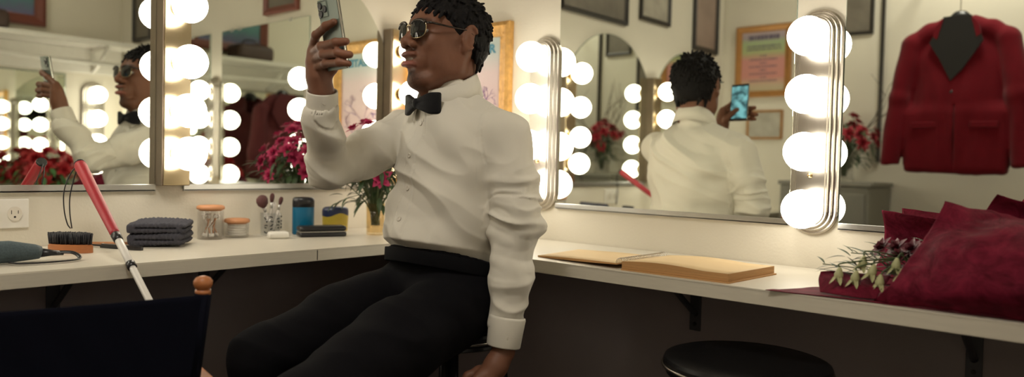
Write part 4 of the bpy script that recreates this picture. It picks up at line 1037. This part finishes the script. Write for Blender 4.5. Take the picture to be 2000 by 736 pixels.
# ears
for sd in (-1, 1):
    e = np.array([math.cos(.25)*Fh-math.sin(.25)*sd*-Sh*-1, Sh, Uh])
    s.ell(H(-.010, sd*.075, .002), (.016, .008, .027), RH, k=.006)
    rim = [H(-.010+.0165*math.cos(a)-.003*math.sin(a), sd*(.080+.003*math.cos(a+PI)), .002+.027*math.sin(a)) for a in np.linspace(-2.2, 2.6, 14)]
    s.chain(rim, [.0042]*14, k=.004)
    s.ell(H(-.003, sd*.089, -.003), (.0095, .010, .015), RH, k=.003, mode='s'); s.ell(H(-.014, sd*.087, .012), (.008, .0055, .010), RH, k=.003, mode='s')
    s.ell(H(.000, sd*.076, -.028), (.008, .006, .009), RH, k=.006)
# --- neck, trunk, limbs (mostly inside the clothes)
s.cone(H(-.030, 0, -.045), (-.603, -.826, 1.10), .052, .058, k=.018)
s.cone(H(.034, 0, -.100), (-.650, -.815, 1.13), .022, .030, k=.03)
s.ell((-.60, -.838, 1.02), (.085, .150, .11), k=.03); s.ell((-.605, -.834, .88), (.085, .125, .14), k=.03); s.ell((-.60, -.835, .72), (.10, .145, .085), k=.03)
shL, elL, wrL = (-.600, -1.000, 1.055), (-.616, -1.052, .866), (-.652, -1.055, .588)
shR, elR, wrR = (-.620, -.672, 1.065), (-.858, -.697, .975), (-.932, -.768, 1.140)
s.chain([(-.6, -.86, 1.07), shL], [.05, .045], k=.03); s.chain([shL, elL, wrL], [.042, .034, .0225], k=.015)
s.chain([(-.6, -.81, 1.07), shR], [.05, .045], k=.03); s.chain([shR, elR, wrR], [.042, .034, .0235], k=.015)
kL, kR = (-1.088, -.962, .536), (-1.030, -.706, .570)
s.chain([(-.63, -.925, .70), kL, (-1.12, -.975, .10)], [.068, .048, .032], k=.02); s.chain([(-.63, -.75, .70), kR, (-1.0, -.705, .10)], [.068, .048, .032], k=.02)
# --- right hand round the phone
fing = {'index': [(-.952, -.761, 1.227), (-.966, -.795, 1.253), (-.969, -.833, 1.267), (-.966, -.856, 1.274)],
        'middle': [(-.952, -.763, 1.218), (-.968, -.817, 1.228), (-.969, -.867, 1.231), (-.960, -.889, 1.233)],
        'ring': [(-.952, -.766, 1.204), (-.968, -.824, 1.211), (-.969, -.875, 1.210), (-.958, -.899, 1.206)],
        'little': [(-.950, -.772, 1.189), (-.966, -.830, 1.192), (-.967, -.877, 1.191), (-.956, -.894, 1.189)]}
s.chain([wrR, (-.940, -.768, 1.170), (-.945, -.764, 1.200)], [.0235, .0235, .021], k=.015)
s.ell((-.946, -.766, 1.200), (.014, .020, .038), k=.012)
for nm, r in (('index', .0092), ('middle', .0096), ('ring', .0093), ('little', .0082)):
    P_ = fing[nm]
    s.cone((-.942, -.768, 1.180), P_[0], .012, r*1.08, k=.008)
    s.chain(P_, [r*1.1, r, r*.95, r*.84], k=.0022)
    for q in P_[1:3]: s.ell(np.array(q)+np.array((-.001, 0, 0)), (r*1.05, r*1.05, r*1.05), k=.003)
s.chain([(-.934, -.776, 1.165), (-.924, -.792, 1.190), (-.929, -.815, 1.212), (-.934, -.832, 1.226)], [.014, .0125, .0100, .0085], k=.006)
# --- left hand on the stool rim
s.chain([wrL, (-.672, -1.052, .560), (-.690, -1.047, .538)], [.0235, .025, .024], k=.012)
s.ell((-.698, -1.040, .528), (.034, .018, .026), k=.012)
for i, (dx, r) in enumerate(((-.030, .0092), (-.011, .0096), (.008, .0093), (.026, .0082))):
    m0 = np.array((-.703+dx*.9, -1.038, .513-abs(i-1)*.002)); s.chain([m0, m0+(-.004, .016, -.034), m0+(-.002, .046, -.040), m0+(.0, .056, -.020)], [r*1.1, r, r*.95, r*.85], k=.003)
s.chain([(-.676, -1.040, .548), (-.690, -1.020, .545), (-.710, -1.005, .535), (-.722, -.998, .520)], [.013, .012, .0098, .0082], k=.006)
V, Q = s.mesh(); V = smooth_vf(V, Q, 1, .5)
loc = np.stack([(V-HC)@Fh, (V-HC)@Sh, (V-HC)@Uh], 1); la = loc.copy(); la[:, 1] = np.abs(la[:, 1])
col = np.tile(SKIN, (len(V), 1)).astype(np.float32)
def blend(m, c):
    global col
    m = np.clip(m, 0, 1)[:, None]; col = col*(1-m)+np.array(c)*m
blend(.5*gauss(la, (.095, .0, -.02), (.03, .03, .03)), SKIN*np.array((1.25, 1.15, 1.1)))
blend(1.3*gauss(loc, (.105, 0, -.0745), (.016, .024, .0072)), (.30, .095, .080)); blend(1.0*gauss(loc, (.106, 0, -.0515), (.014, .025, .0052)), (.17, .055, .045))
hairc = (.010, .007, .006)
nz = .75+.4*vnoise(V*900, 3)
blend(nz*.95*gauss(la, (.106, .012, -.0410), (.016, .018, .0046)), hairc)
blend(nz*.95*gauss(loc, (.090, 0, -.094), (.020, .018, .0075)), hairc)
blend(nz*1.0*gauss(loc, (.082, 0, -.108), (.026, .032, .016)), hairc)
blend(nz*.9*gauss(la, (.088, .034, .0275), (.020, .021, .0048)), hairc)
blend(.6*gauss(V, (-.955, -.89, 1.21), (.03, .018, .06)), SKIN*np.array((1.6, 1.5, 1.5)))
blend(1.0*gauss(la, (.090, 0, -.0590), (.010, .016, .0035)), (.60, .55, .46))   # teeth between the lips
V += normals_vf(V, Q)*(vnoise(V*160, 2)*.00025)[:, None]
M_skin = attrmat('brown_skin', 'tint', .52, .32, bump=.12, bscale=700, sss=.06)
body = vf_obj('body', V-MO, Q, M_skin, man, col)
for sd in (-1, 1):
    b = BM(); bmesh.ops.create_uvsphere(b, u_segments=20, v_segments=12, radius=.0115)
    obj('eye', b, mat('eye_white', (.6, .58, .55), .2), man, smooth=True, loc=Vector(H(.0695, sd*.033, .004)-MO))
# ---------------------------------------------------------------- hair
s = SDF(HC-(.16, .15, .12), HC+(.15, .14, .165), .0024)
s.ell(H(-.011, 0, .033), (.098, .0815, .0815), RH, k=.01)
s.ell(H(-.050, 0, -.008), (.060, .064, .050), RH, k=.02)
s.ell(H(.085, 0, -.030), (.070, .12, .092), RH, k=.012, mode='s')
s.ell(H(.020, 0, -.075), (.060, .12, .080), RH, k=.012, mode='s')
rs = random.Random(44); n = 0
while n < 760:
    v = np.array([rs.gauss(0, 1) for _ in range(3)]); v /= np.linalg.norm(v)
    p = np.array((-.011, 0, .033))+v*np.array((.095, .079, .080)); f_, s_, u_ = p
    line = .060 if f_ > .055 else (.060-(.055-f_)*1.1 if f_ > .028 else (.030-(.028-f_)*.9 if f_ > .0 else (.010 if f_ > -.030 else -.030)))
    if u_ < line: 
        if not (f_ < -.035 and u_ > -.045): continue
    n += 1
    out_ = v*np.array((1, 1, 1)); dn = np.array((0, 0, -1.0)); k_ = rs.uniform(.35, .9) if u_ < .08 else rs.uniform(.2, .6)
    tang = dn-v*(dn@v); tang = tang/max(np.linalg.norm(tang), 1e-3) if u_ < .100 else np.array((rs.uniform(-1, 1), rs.uniform(-1, 1), 0))
    d_ = out_*.22+tang*(k_+.15)+np.array([rs.uniform(-.18, .18) for _ in range(3)]); d_ /= np.linalg.norm(d_)
    ln = rs.uniform(.012, .022)*(1.25 if u_ < .03 else 1)
    if f_ > .04 and u_ < .085: ln = rs.uniform(.014, .022)
    q0 = p-.004*v; q1 = p+d_*ln; r0 = rs.uniform(.0042, .0062)
    s.cone(H(*q0), H(*q1), r0, r0*.62, k=.0022)
for i in range(46):      # longer locks at the nape and behind the ears
    a = rs.uniform(-1.25, 1.25); p = np.array((-.010-.080*math.cos(a), .072*math.sin(a), rs.uniform(-.045, .0)))
    if p[0] > -.040: continue
    q = p+np.array((rs.uniform(-.004, .006), rs.uniform(-.006, .006), -rs.uniform(.014, .030))); s.cone(H(*p), H(*q), .0062, .0034, k=.003)
for sl_, uu, ln in ((.030, .066, .022), (.044, .064, .026), (.012, .072, .018), (-.010, .073, .016), (-.030, .068, .020), (.056, .056, .022), (-.048, .062, .022)):
    p = np.array((.072-.35*abs(sl_), sl_, uu)); q = p+np.array((.016, sl_*.12, -ln)); s.cone(H(*p), H(*q), .0058, .0034, k=.003)
for sd in (-1, 1):
    s.chain([H(.002, sd*.071, .030), H(.006, sd*.0715, .014)], [.009, .005], k=.006)
    s.ell(H(-.006, sd*.088, .0), (.024, .013, .034), RH, k=.004, mode='s')
Vh, Qh = s.mesh(); Vh = smooth_vf(Vh, Qh, 1, .4)
vf_obj('hair', Vh-MO, Qh, mat('black_hair', (.006, .005, .0055), .65, var=.3, scale=120, bump=.6, bscale=500, spec=.18), man)
# ---------------------------------------------------------------- sunglasses
M_lens = mat('dark_lens', (.006, .007, .008), .03, 0, spec=.5); M_tort = mat('tortoise_frame', (.020, .012, .008), .2, var=.5)
def Lc(f, s_, u): return Vector(H(f, s_, u)-MO)
G_ = thing('sunglasses', None, None); G_.parent = man
def lens_outline(sd, k=1.0, n=36):
    pts = []
    for i in range(n):
        a = 2*PI*i/n; c_, s_ = math.cos(a), math.sin(a)
        x = .0245*k*math.copysign(abs(c_)**.75, c_); u = .0195*k*math.copysign(abs(s_)**.8, s_)*(1 if s_ > 0 else 1.08)
        ss = sd*(.0325+x); pts.append((.1065-.0075*((abs(ss)-.012)/.045)**2*1.3, ss, .004+u))
    return pts
for sd in (-1, 1):
    b = BM(); o1 = [b.verts.new(Lc(f+.0012, s_, u)) for f, s_, u in lens_outline(sd, .97)]; o2 = [b.verts.new(Lc(f-.0012, s_, u)) for f, s_, u in lens_outline(sd, .97)]
    c1 = b.verts.new(Lc(.1085, sd*.032, .004)); c2 = b.verts.new(Lc(.1055, sd*.032, .004)); n = len(o1)
    m1 = [b.verts.new((Vector(v.co)*.5+Vector(c1.co)*.5)+Vector(Fh)*.0004) for v in o1]
    for i in range(n):
        j = (i+1) % n; b.faces.new((c1, m1[i], m1[j])); b.faces.new((m1[i], o1[i], o1[j], m1[j])); b.faces.new((c2, o2[j], o2[i])); b.faces.new((o1[i], o2[i], o2[j], o1[j]))
    bmesh.ops.recalc_face_normals(b, faces=b.faces); obj('lens', b, M_lens, G_, auto=.6)
    ol = lens_outline(sd, 1.0)
    b = BM(); tube(b, [Lc(f, s_, u) for f, s_, u in ol], .0011, 8, closed=True); obj('rim', b, M_brass, G_)
    up_ = [p for p in ol if p[2] > .0125]; up_.sort(key=lambda p: sd*p[1])
    b = BM(); tube(b, [Lc(f+.0005, s_, u+.0012) for f, s_, u in up_], [.0026+.0014*i/len(up_) for i in range(len(up_))], 10); obj('brow_bar', b, M_tort, G_)
    b = BM(); tube(b, [Lc(.0975, sd*.0585, .0165), Lc(.090, sd*.0685, .0165), Lc(.05, sd*.0765, .0155), Lc(.004, sd*.0805, .0165), Lc(-.018, sd*.0795, .010), Lc(-.026, sd*.078, -.008)], [.0030, .0028, .0020, .0018, .0018, .0015], 10); obj('temple', b, M_tort, G_)
b = BM(); tube(b, [Lc(.1060, -.0085, .011), Lc(.1085, -.004, .0145), Lc(.1090, 0, .0152), Lc(.1085, .004, .0145), Lc(.1060, .0085, .011)], .0013, 8); obj('bridge', b, M_brass, G_)
for k in ('label', 'category'):
    if k in G_: del G_[k]

# ---------------------------------------------------------------- shirt
ty = math.radians(8); Ft = np.array((-math.cos(ty), math.sin(ty), 0.)); St = np.array((-math.sin(ty), -math.cos(ty), 0.)); RT = np.array([Ft, St, (0, 0, 1.)])
s = SDF((-1.0, -1.17, .60), (-.42, -.58, 1.20), .0029)
s.ell((-.602, -.838, .990), (.118, .172, .165), RT, k=.02)
s.ell((-.590, -.838, 1.055), (.090, .150, .078), RT, k=.03)
s.ell((-.618, -.832, .868), (.128, .160, .13), RT, k=.04)
s.ell((-.618, -.830, .80), (.130, .153, .11), RT, k=.03)
s.cone((-.600, -.830, 1.10), (-.608, -.827, 1.146), .066, .060, k=.012)
s.plane((-.24, 0, -1), (-.60, 0, .745))
for sd, sh in ((1, shL), (-1, shR)):
    s.chain([(-.600, -.832-.06*sd, 1.094), sh], [.044, .053], k=.03)
s.chain([shL, (-.606, -1.030, .96), elL, (-.634, -1.056, .74), (-.6455, -1.057, .650)], [.058, .054, .047, .041, .035], k=.018)
s.chain([shR, (-.735, -.684, 1.015), elR, (-.900, -.735, 1.055), (-.926, -.760, 1.100)], [.058, .049, .042, .034, .030], k=.018)
BZ = lambda V: .768+(-.60-V[:, 0])*.24        # belt line height
s.cone((-.606, -.827, 1.222), (-.61, -.826, 1.28), .062, .062, mode='s', k=.003)
s.cone((-.929, -.763, 1.108), (-.94, -.772, 1.14), .026, .026, mode='s', k=.003); s.cone((-.6465, -1.057, .645), (-.652, -1.055, .61), .029, .029, mode='s', k=.003)
V, Q = s.mesh(); V = smooth_vf(V, Q, 2, .5); N = normals_vf(V, Q)
def axis_t(V, A, B):
    A, B = np.array(A), np.array(B); d = B-A; L = np.linalg.norm(d); t = ((V-A)@d)/L/L; return t, np.linalg.norm(V-A-np.clip(t, 0, 1)[:, None]*d, axis=1), L
def aniso(V, axis, fa, fp, seed):
    a = np.array(axis, float); a /= np.linalg.norm(a); pa = V@a; pp = V-pa[:, None]*a
    w_ = vnoise(V*9, seed+50)*.018; return vnoise(pp*fp+((pa+w_)[:, None]*a)*fa, seed)
def ridge(n, p=1.0): return (1-np.abs(n)*2.2).clip(-.4, 1)
D = np.zeros(len(V))
def limb(A, E, B, seed, amp):
    global D
    for (P0, P1) in ((A, E), (E, B)):
        t, dist, L = axis_t(V, P0, P1); w_ = np.exp(-(dist/.075)**4)*((t > -.25) & (t < 1.2))
        ax_ = np.array(P1)-np.array(P0); de = np.linalg.norm(V-np.array(E), axis=1); near = np.exp(-(de/.085)**2)
        fold = ridge(aniso(V, ax_, 42, 11, seed))*.0085*near+ridge(aniso(V, ax_+np.array((.06, .02, .02)), 27, 8, seed+1))*.0055*(.4+near)+vnoise(V*np.array([30, 30, 14]), seed+2)*.003
        D = np.where(w_ > .3, fold*w_*amp, D)
limb(shL, elL, (-.646, -1.057, .65), 5, 1.9); limb(shR, elR, (-.926, -.760, 1.10), 15, 1.7)
tr = np.exp(-(np.abs(V[:, 1]+.835)/.165)**6)
tor = ridge(aniso(V, (.45, -.45, .8), 22, 5, 31))*.0055+ridge(aniso(V, (.2, -.7, .6), 15, 4, 33))*.0060+vnoise(V*16, 35)*.005
lowf = np.exp(-((V[:, 2]-.80)/.06)**2); tor += lowf*ridge(aniso(V, (.3, 1, .1), 24, 6, 37))*.006
D = D*(1-tr)+tor*tr*1.5
# shoulder seam and placket
pl = (V-np.array((-.602, -.838, 0)))@St+.012*np.clip((.95-V[:, 2])/.2, 0, 1)*-1
fr = ((V-np.array((-.602, -.838, 0)))@Ft > .04)
D += np.where(fr & (np.abs(pl) < .0165) & (V[:, 2] < 1.14), .0018, 0)
D += np.where(fr & (np.abs(np.abs(pl)-.0185) < .0022), -.0010, 0)
for sh, dn in ((shL, 1), (shR, -1)):
    c = np.array(sh)+np.array((0, dn*-.004*-1, 0)); q = V-c; ring = np.abs(q[:, 1]*(-dn)+.012+.25*(q[:, 2]))
    D += np.where((ring < .003) & (np.linalg.norm(q, axis=1) < .085), -.0014, 0)
bl = BZ(V)-.004; hk = np.clip((bl+.022-V[:, 2])/.022, 0, 1)*np.exp(-(np.abs(V[:, 1]+.832)/.19)**8)
D = D*(1-hk)
V = V+N*D[:, None]
rad = V-np.array((-.612, -.830, 0)); rad[:, 2] = 0; V = V-rad*(hk*.10)[:, None]
M_shirt = mat('white_cotton', (.66, .63, .56), .85, var=.02, scale=10, bump=.10, bscale=1400, spec=.2)
shirt = vf_obj('shirt', V-MO, Q, M_shirt, man)
from mathutils.bvhtree import BVHTree
bv = BVHTree.FromPolygons([tuple(v) for v in V], [tuple(int(i) for i in q) for q in Q])
M_btn = mat('pearl_button', (.62, .58, .50), .25)
def button(z, ds=0, par=shirt, r=.0058, o=None, d=None):
    if o is None: o = Vector((-.602, -.838, z))+Vector(Ft)*.4+Vector(St)*ds; d = -Vector(Ft)
    h = bv.ray_cast(o, d)
    if h[0] is None: return
    b = BM(); lathe(b, [(0, 0), (r*.9, 0), (r, .0006), (r, .0016), (r*.75, .0022), (r*.6, .0016), (0, .0014)], 20, h[0]+h[1]*.0002-Vector(MO), axis=h[1])
    obj('button', b, M_btn, par)
for z_ in (1.085, 1.01, .935, .865, .80): button(z_, ds=.012*max(0, min(1, (.95-z_)/.2)))
def ringmesh(cs, prof_t, n=48, a0=0, a1=2*PI, closed=True): pass
# cuffs
def cuff(A, B, r0, r1, flat=1.0):
    A, B = Vector(A)-Vector(MO), Vector(B)-Vector(MO); d = (B-A)
    b = BM(); pts = [A-d*.02, A, A+d*.06, A+d*.5, B-d*.04, B, B+d*.005, B-d*.03, A+d*.3]; rr = [r0*.93, r0, r0*1.03, (r0+r1)/2*1.02, r1*1.02, r1*1.0, r1*.93, r1*.90, r0*.86]
    P_ = d.normalized(); u = P_.orthogonal().normalized(); v = P_.cross(u); rings = []
    for p, r in zip(pts, rr): rings.append([b.verts.new(p+(math.cos(2*PI*k/40)*u+math.sin(2*PI*k/40)*v*flat)*r*(1+.02*math.sin(4*PI*k/40+3))) for k in range(40)])
    for X_, Y_ in zip(rings, rings[1:]):
        for k in range(40): f = b.faces.new((X_[k], X_[(k+1) % 40], Y_[(k+1) % 40], Y_[k])); f.smooth = True
    return obj('cuff', b, M_shirt, shirt)
cf = cuff((-.917, -.750, 1.083), (-.932, -.770, 1.142), .0345, .0325); cl = cuff((-.6440, -1.0575, .664), (-.6520, -1.0545, .600), .0395, .0365)
for c_, (p, n_) in ((cf, ((-.940, -.790, 1.115), (-.35, -1, .1))), (cl, ((-.670, -1.085, .625), (-.4, -1, 0)))):
    n_ = Vector(n_).normalized(); b = BM(); lathe(b, [(0, 0), (.005, 0), (.0052, .0015), (.004, .002), (0, .0015)], 16, Vector(p)-Vector(MO)+n_*.0, axis=n_); obj('button', b, M_btn, c_)
# collar
b = BM(); CC = Vector((-.611, -.826, 0))-Vector((MO[0], MO[1], 0)); n = 60; rings = []
for i in range(n+1):
    a = math.radians(14)+(2*PI-math.radians(28))*i/n        # from the front gap round the back
    ca, sa = math.cos(a), math.sin(a); dirv = Vector(Ft)*ca+Vector(St)*sa
    zt = 1.190-.028*ca; fr_ = math.exp(-(min(a, 2*PI-a)/.50)**2)
    rt_ = .0600+.012*ca**2*(ca > 0); rb = .080+.006*(1-abs(ca))+.014*fr_; zb = zt-.054-.026*fr_
    zm_ = zt-.012
    P_ = [(rt_-.003, zt-.060), (rt_-.002, zt-.004), (rt_+.001, zt), (rt_+.0045, zt-.003), (rt_*.6+rb*.4+.004, zt*.6+zb*.4), (rb, zb), (rb-.0022, zb+.0005), (rt_+.002, zt-.014)]
    rings.append([b.verts.new(CC+dirv*r+Vector((0, 0, z_))) for r, z_ in P_])
for X_, Y_ in zip(rings, rings[1:]):
    for k in range(7): f = b.faces.new((X_[k], Y_[k], Y_[k+1], X_[k+1])); f.smooth = True
b.faces.new(rings[0][::-1]); b.faces.new(rings[-1]); bmesh.ops.recalc_face_normals(b, faces=b.faces)
obj('collar', b, M_shirt, shirt)
# bow tie
M_bow = mat('black_satin', (.004, .004, .006), .6, spec=.2, var=.1, bump=.15, bscale=300)
BT = np.array((-.700, -.8145, 1.131)); Rb = np.array([Ft, St, (0, 0, 1.)]); P3 = lambda f, s_, u: BT+f*Ft+s_*St+u*np.array((0, 0, 1.))
s = SDF(BT-(.05, .085, .05), BT+(.05, .085, .05), .0022)
for sd in (-1, 1):
    for s_ in np.arange(.008, .066, .003):
        s.box(P3(.004-.010*(s_/.05)**2, sd*s_, -.001), (.0055, .004, .0085+.0155*min(1, s_/.045)), Rb, rnd=.003, k=.003)
    s.box(P3(.010, sd*.028, .001), (.003, .018, .0016), Rb, rnd=.001, k=.003, mode='s')
s.ell(P3(.004, 0, 0), (.010, .0105, .013), Rb, k=.003)
Vb, Qb = s.mesh(); Vb = smooth_vf(Vb, Qb, 1)
tie = vf_obj('bow_tie', Vb-MO, Qb, M_bow, man)
# ---------------------------------------------------------------- trousers, belt, shoes
M_trs = mat('black_trousers', (.0038, .0036, .0052), .9, var=.15, scale=60, bump=.2, bscale=900, spec=.12)
s = SDF((-1.24, -1.10, .045), (-.44, -.58, .86), .0046)
s.ell((-.612, -.830, .815), (.137, .158, .10), RT, k=.02); s.ell((-.602, -.835, .700), (.145, .172, .105), RT, k=.025)
s.chain([(-.640, -.920, .672), (-.85, -.940, .620), kL, (-1.098, -.968, .35), (-1.12, -.975, .08)], [.090, .088, .074, .062, .056], k=.025)
s.chain([(-.640, -.750, .676), (-.84, -.728, .632), kR, (-1.02, -.706, .35), (-.99, -.705, .08)], [.090, .080, .066, .058, .055], k=.025)
s.plane((.24, 0, 1), (-.60, 0, .768))
s.cone((-.595, -.825, .45), (-.595, -.825, .4435), .174, .174, mode='s', k=.004); s.box((-.595, -.825, .56), (.121, .121, .0535), rnd=.005, mode='s', k=.004)
for q_ in range(8):
    a_ = q_*PI/8; Rr = np.array([(math.cos(a_), math.sin(a_), 0), (-math.sin(a_), math.cos(a_), 0), (0, 0, 1.)]); s.box((-.595, -.825, .56), (.171, .036, .0535), Rr, rnd=.003, mode='s', k=.003)
for (x, y) in ((-1.12, -.975), (-1.0, -.705)): s.cone((x, y, .02), (x, y, .11), .045, .045, mode='s')
s.ell((-.612, -.830, .86), (.128, .149, .115), RT, mode='s')
V, Q = s.mesh(); V = smooth_vf(V, Q, 2); N = normals_vf(V, Q)
V += N*(ridge(aniso(V, (.6, .2, 1), 16, 5, 71))*.004+vnoise(V*14, 72)*.004)[:, None]*np.clip((V[:, 2]-.05)/.1, 0, 1)[:, None]*np.where((V[:, 2] < .625)&(np.hypot(V[:, 0]+.595, V[:, 1]+.825) < .2), .0, 1)[:, None]
trs = vf_obj('trousers', V-MO, Q, M_trs, man)
b = BM(); n = 72; rings = []
for i in range(n):
    a = 2*PI*i/n; dirv = Ft*math.cos(a)*.1405+St*math.sin(a)*.1625; x = -.612+dirv[0]; y = -.830+dirv[1]; zt = .768+(-.60-x)*.24-.004
    rings.append([b.verts.new((x*(1+0)-MO[0]+o_*dirv[0], y-MO[1]+o_*dirv[1], zt-dz)) for o_, dz in ((-.02, 0), (.004, .0), (.008, .003), (.012, .028), (.006, .031), (-.02, .031))])
for i in range(n):
    A_, B_ = rings[i], rings[(i+1) % n]
    for k in range(6): f = b.faces.new((A_[k], A_[(k+1) % 6], B_[(k+1) % 6], B_[k])); f.smooth = k not in (0, 5)
bmesh.ops.recalc_face_normals(b, faces=b.faces); obj('belt', b, mat('black_leather', (.003, .003, .0045), .8, var=.1, spec=.15), man, auto=.7)
for x, y in ((-1.12, -.975), (-1.0, -.705)):
    s = SDF((x-.22, y-.06, -.005), (x+.10, y+.06, .12), .005)
    s.ell((x-.06, y, .035), (.135, .042, .036), k=.02); s.cone((x, y, .05), (x+.005, y, .095), .045, .042, k=.02); s.ell((x+.02, y, .035), (.055, .040, .035), k=.02)
    s.plane((0, 0, -1), (0, 0, .002)); Vs, Qs = s.mesh(); vf_obj('shoe', smooth_vf(Vs, Qs, 1)-MO, Qs, M_bow, man)
# ---------------------------------------------------------------- the phone
M_phb = mat('sage_phone_back', (.20, .24, .21), .25, .3, var=.03); M_phs = mat('phone_side_metal', (.66, .66, .62), .15, 1)
def screenmat():
    m, nt, bs = newmat('lit_phone_screen'); n = nt.nodes; L = nt.links
    tc = n.new('ShaderNodeTexCoord'); nz = n.new('ShaderNodeTexNoise'); nz.inputs['Scale'].default_value = 38; L.new(tc.outputs['Object'], nz.inputs['Vector'])
    cr = n.new('ShaderNodeValToRGB'); e = cr.color_ramp.elements; e[0].position = .35; e[0].color = (.03, .10, .12, 1); e[1].position = .62; e[1].color = (.25, .62, .68, 1); L.new(nz.outputs['Fac'], cr.inputs[0])
    L.new(cr.outputs[0], bs.inputs['Emission Color']); bs.inputs['Emission Strength'].default_value = .9; bs.inputs['Base Color'].default_value = (.01, .01, .01, 1); bs.inputs['Roughness'].default_value = .08; return m
zax = Vector((-.17, .05, .98)).normalized(); yax = Vector((-.05, -1, 0)); yax = (yax-zax*yax.dot(zax)).normalized(); xax = yax.cross(zax).normalized()
if xax.x > 0: yax = -yax; xax = -xax
ph = thing('phone', 'sage green phone held up in the man\'s right hand', 'phone', (0, 0, 0))
ph.matrix_world = Matrix((xax, yax, zax)).transposed().to_4x4(); ph.location = (-.9505, -.833, 1.254)   # +x = back of the phone
b = BM(); bx(b, -.0032, .0032, -.0355, .0355, -.0735, .0735, .003, 3); obj('side_band', b, M_phs, ph, auto=.9)
b = BM(); bx(b, .0030, .0042, -.0345, .0345, -.0725, .0725, .0004); obj('back_panel', b, M_phb, ph)
b = BM(); bx(b, -.0040, -.0030, -.0345, .0345, -.0725, .0725, .0004); obj('bezel', b, M_black, ph)
b = BM(); bx(b, -.0043, -.0039, -.0322, .0322, -.0640, .0640); obj('screen', b, screenmat(), ph)
ysg = 1 if yax.y > 0 else -1
b = BM(); bx(b, .0040, .0056, ysg*.0165-.0165, ysg*.0165+.0165, .036, .069, .002); cmn = obj('camera_bump', b, M_phb, ph)
for dy, dz in ((-.008, .060), (-.008, .044), (.008, .052)):
    b = BM(); lathe(b, [(0, 0), (.0072, 0), (.0072, .0022), (.0055, .0026), (0, .0020)], 24, (.0055, ysg*.0165+dy, dz), axis=(1, 0, 0)); obj('camera_lens', b, M_black, cmn)
for z_ in (.02, .005): 
    b = BM(); bx(b, -.001, .001, -ysg*.0362-.0006, -ysg*.0362+.0006, z_, z_+.011, .0004); obj('side_button', b, M_phs, ph)
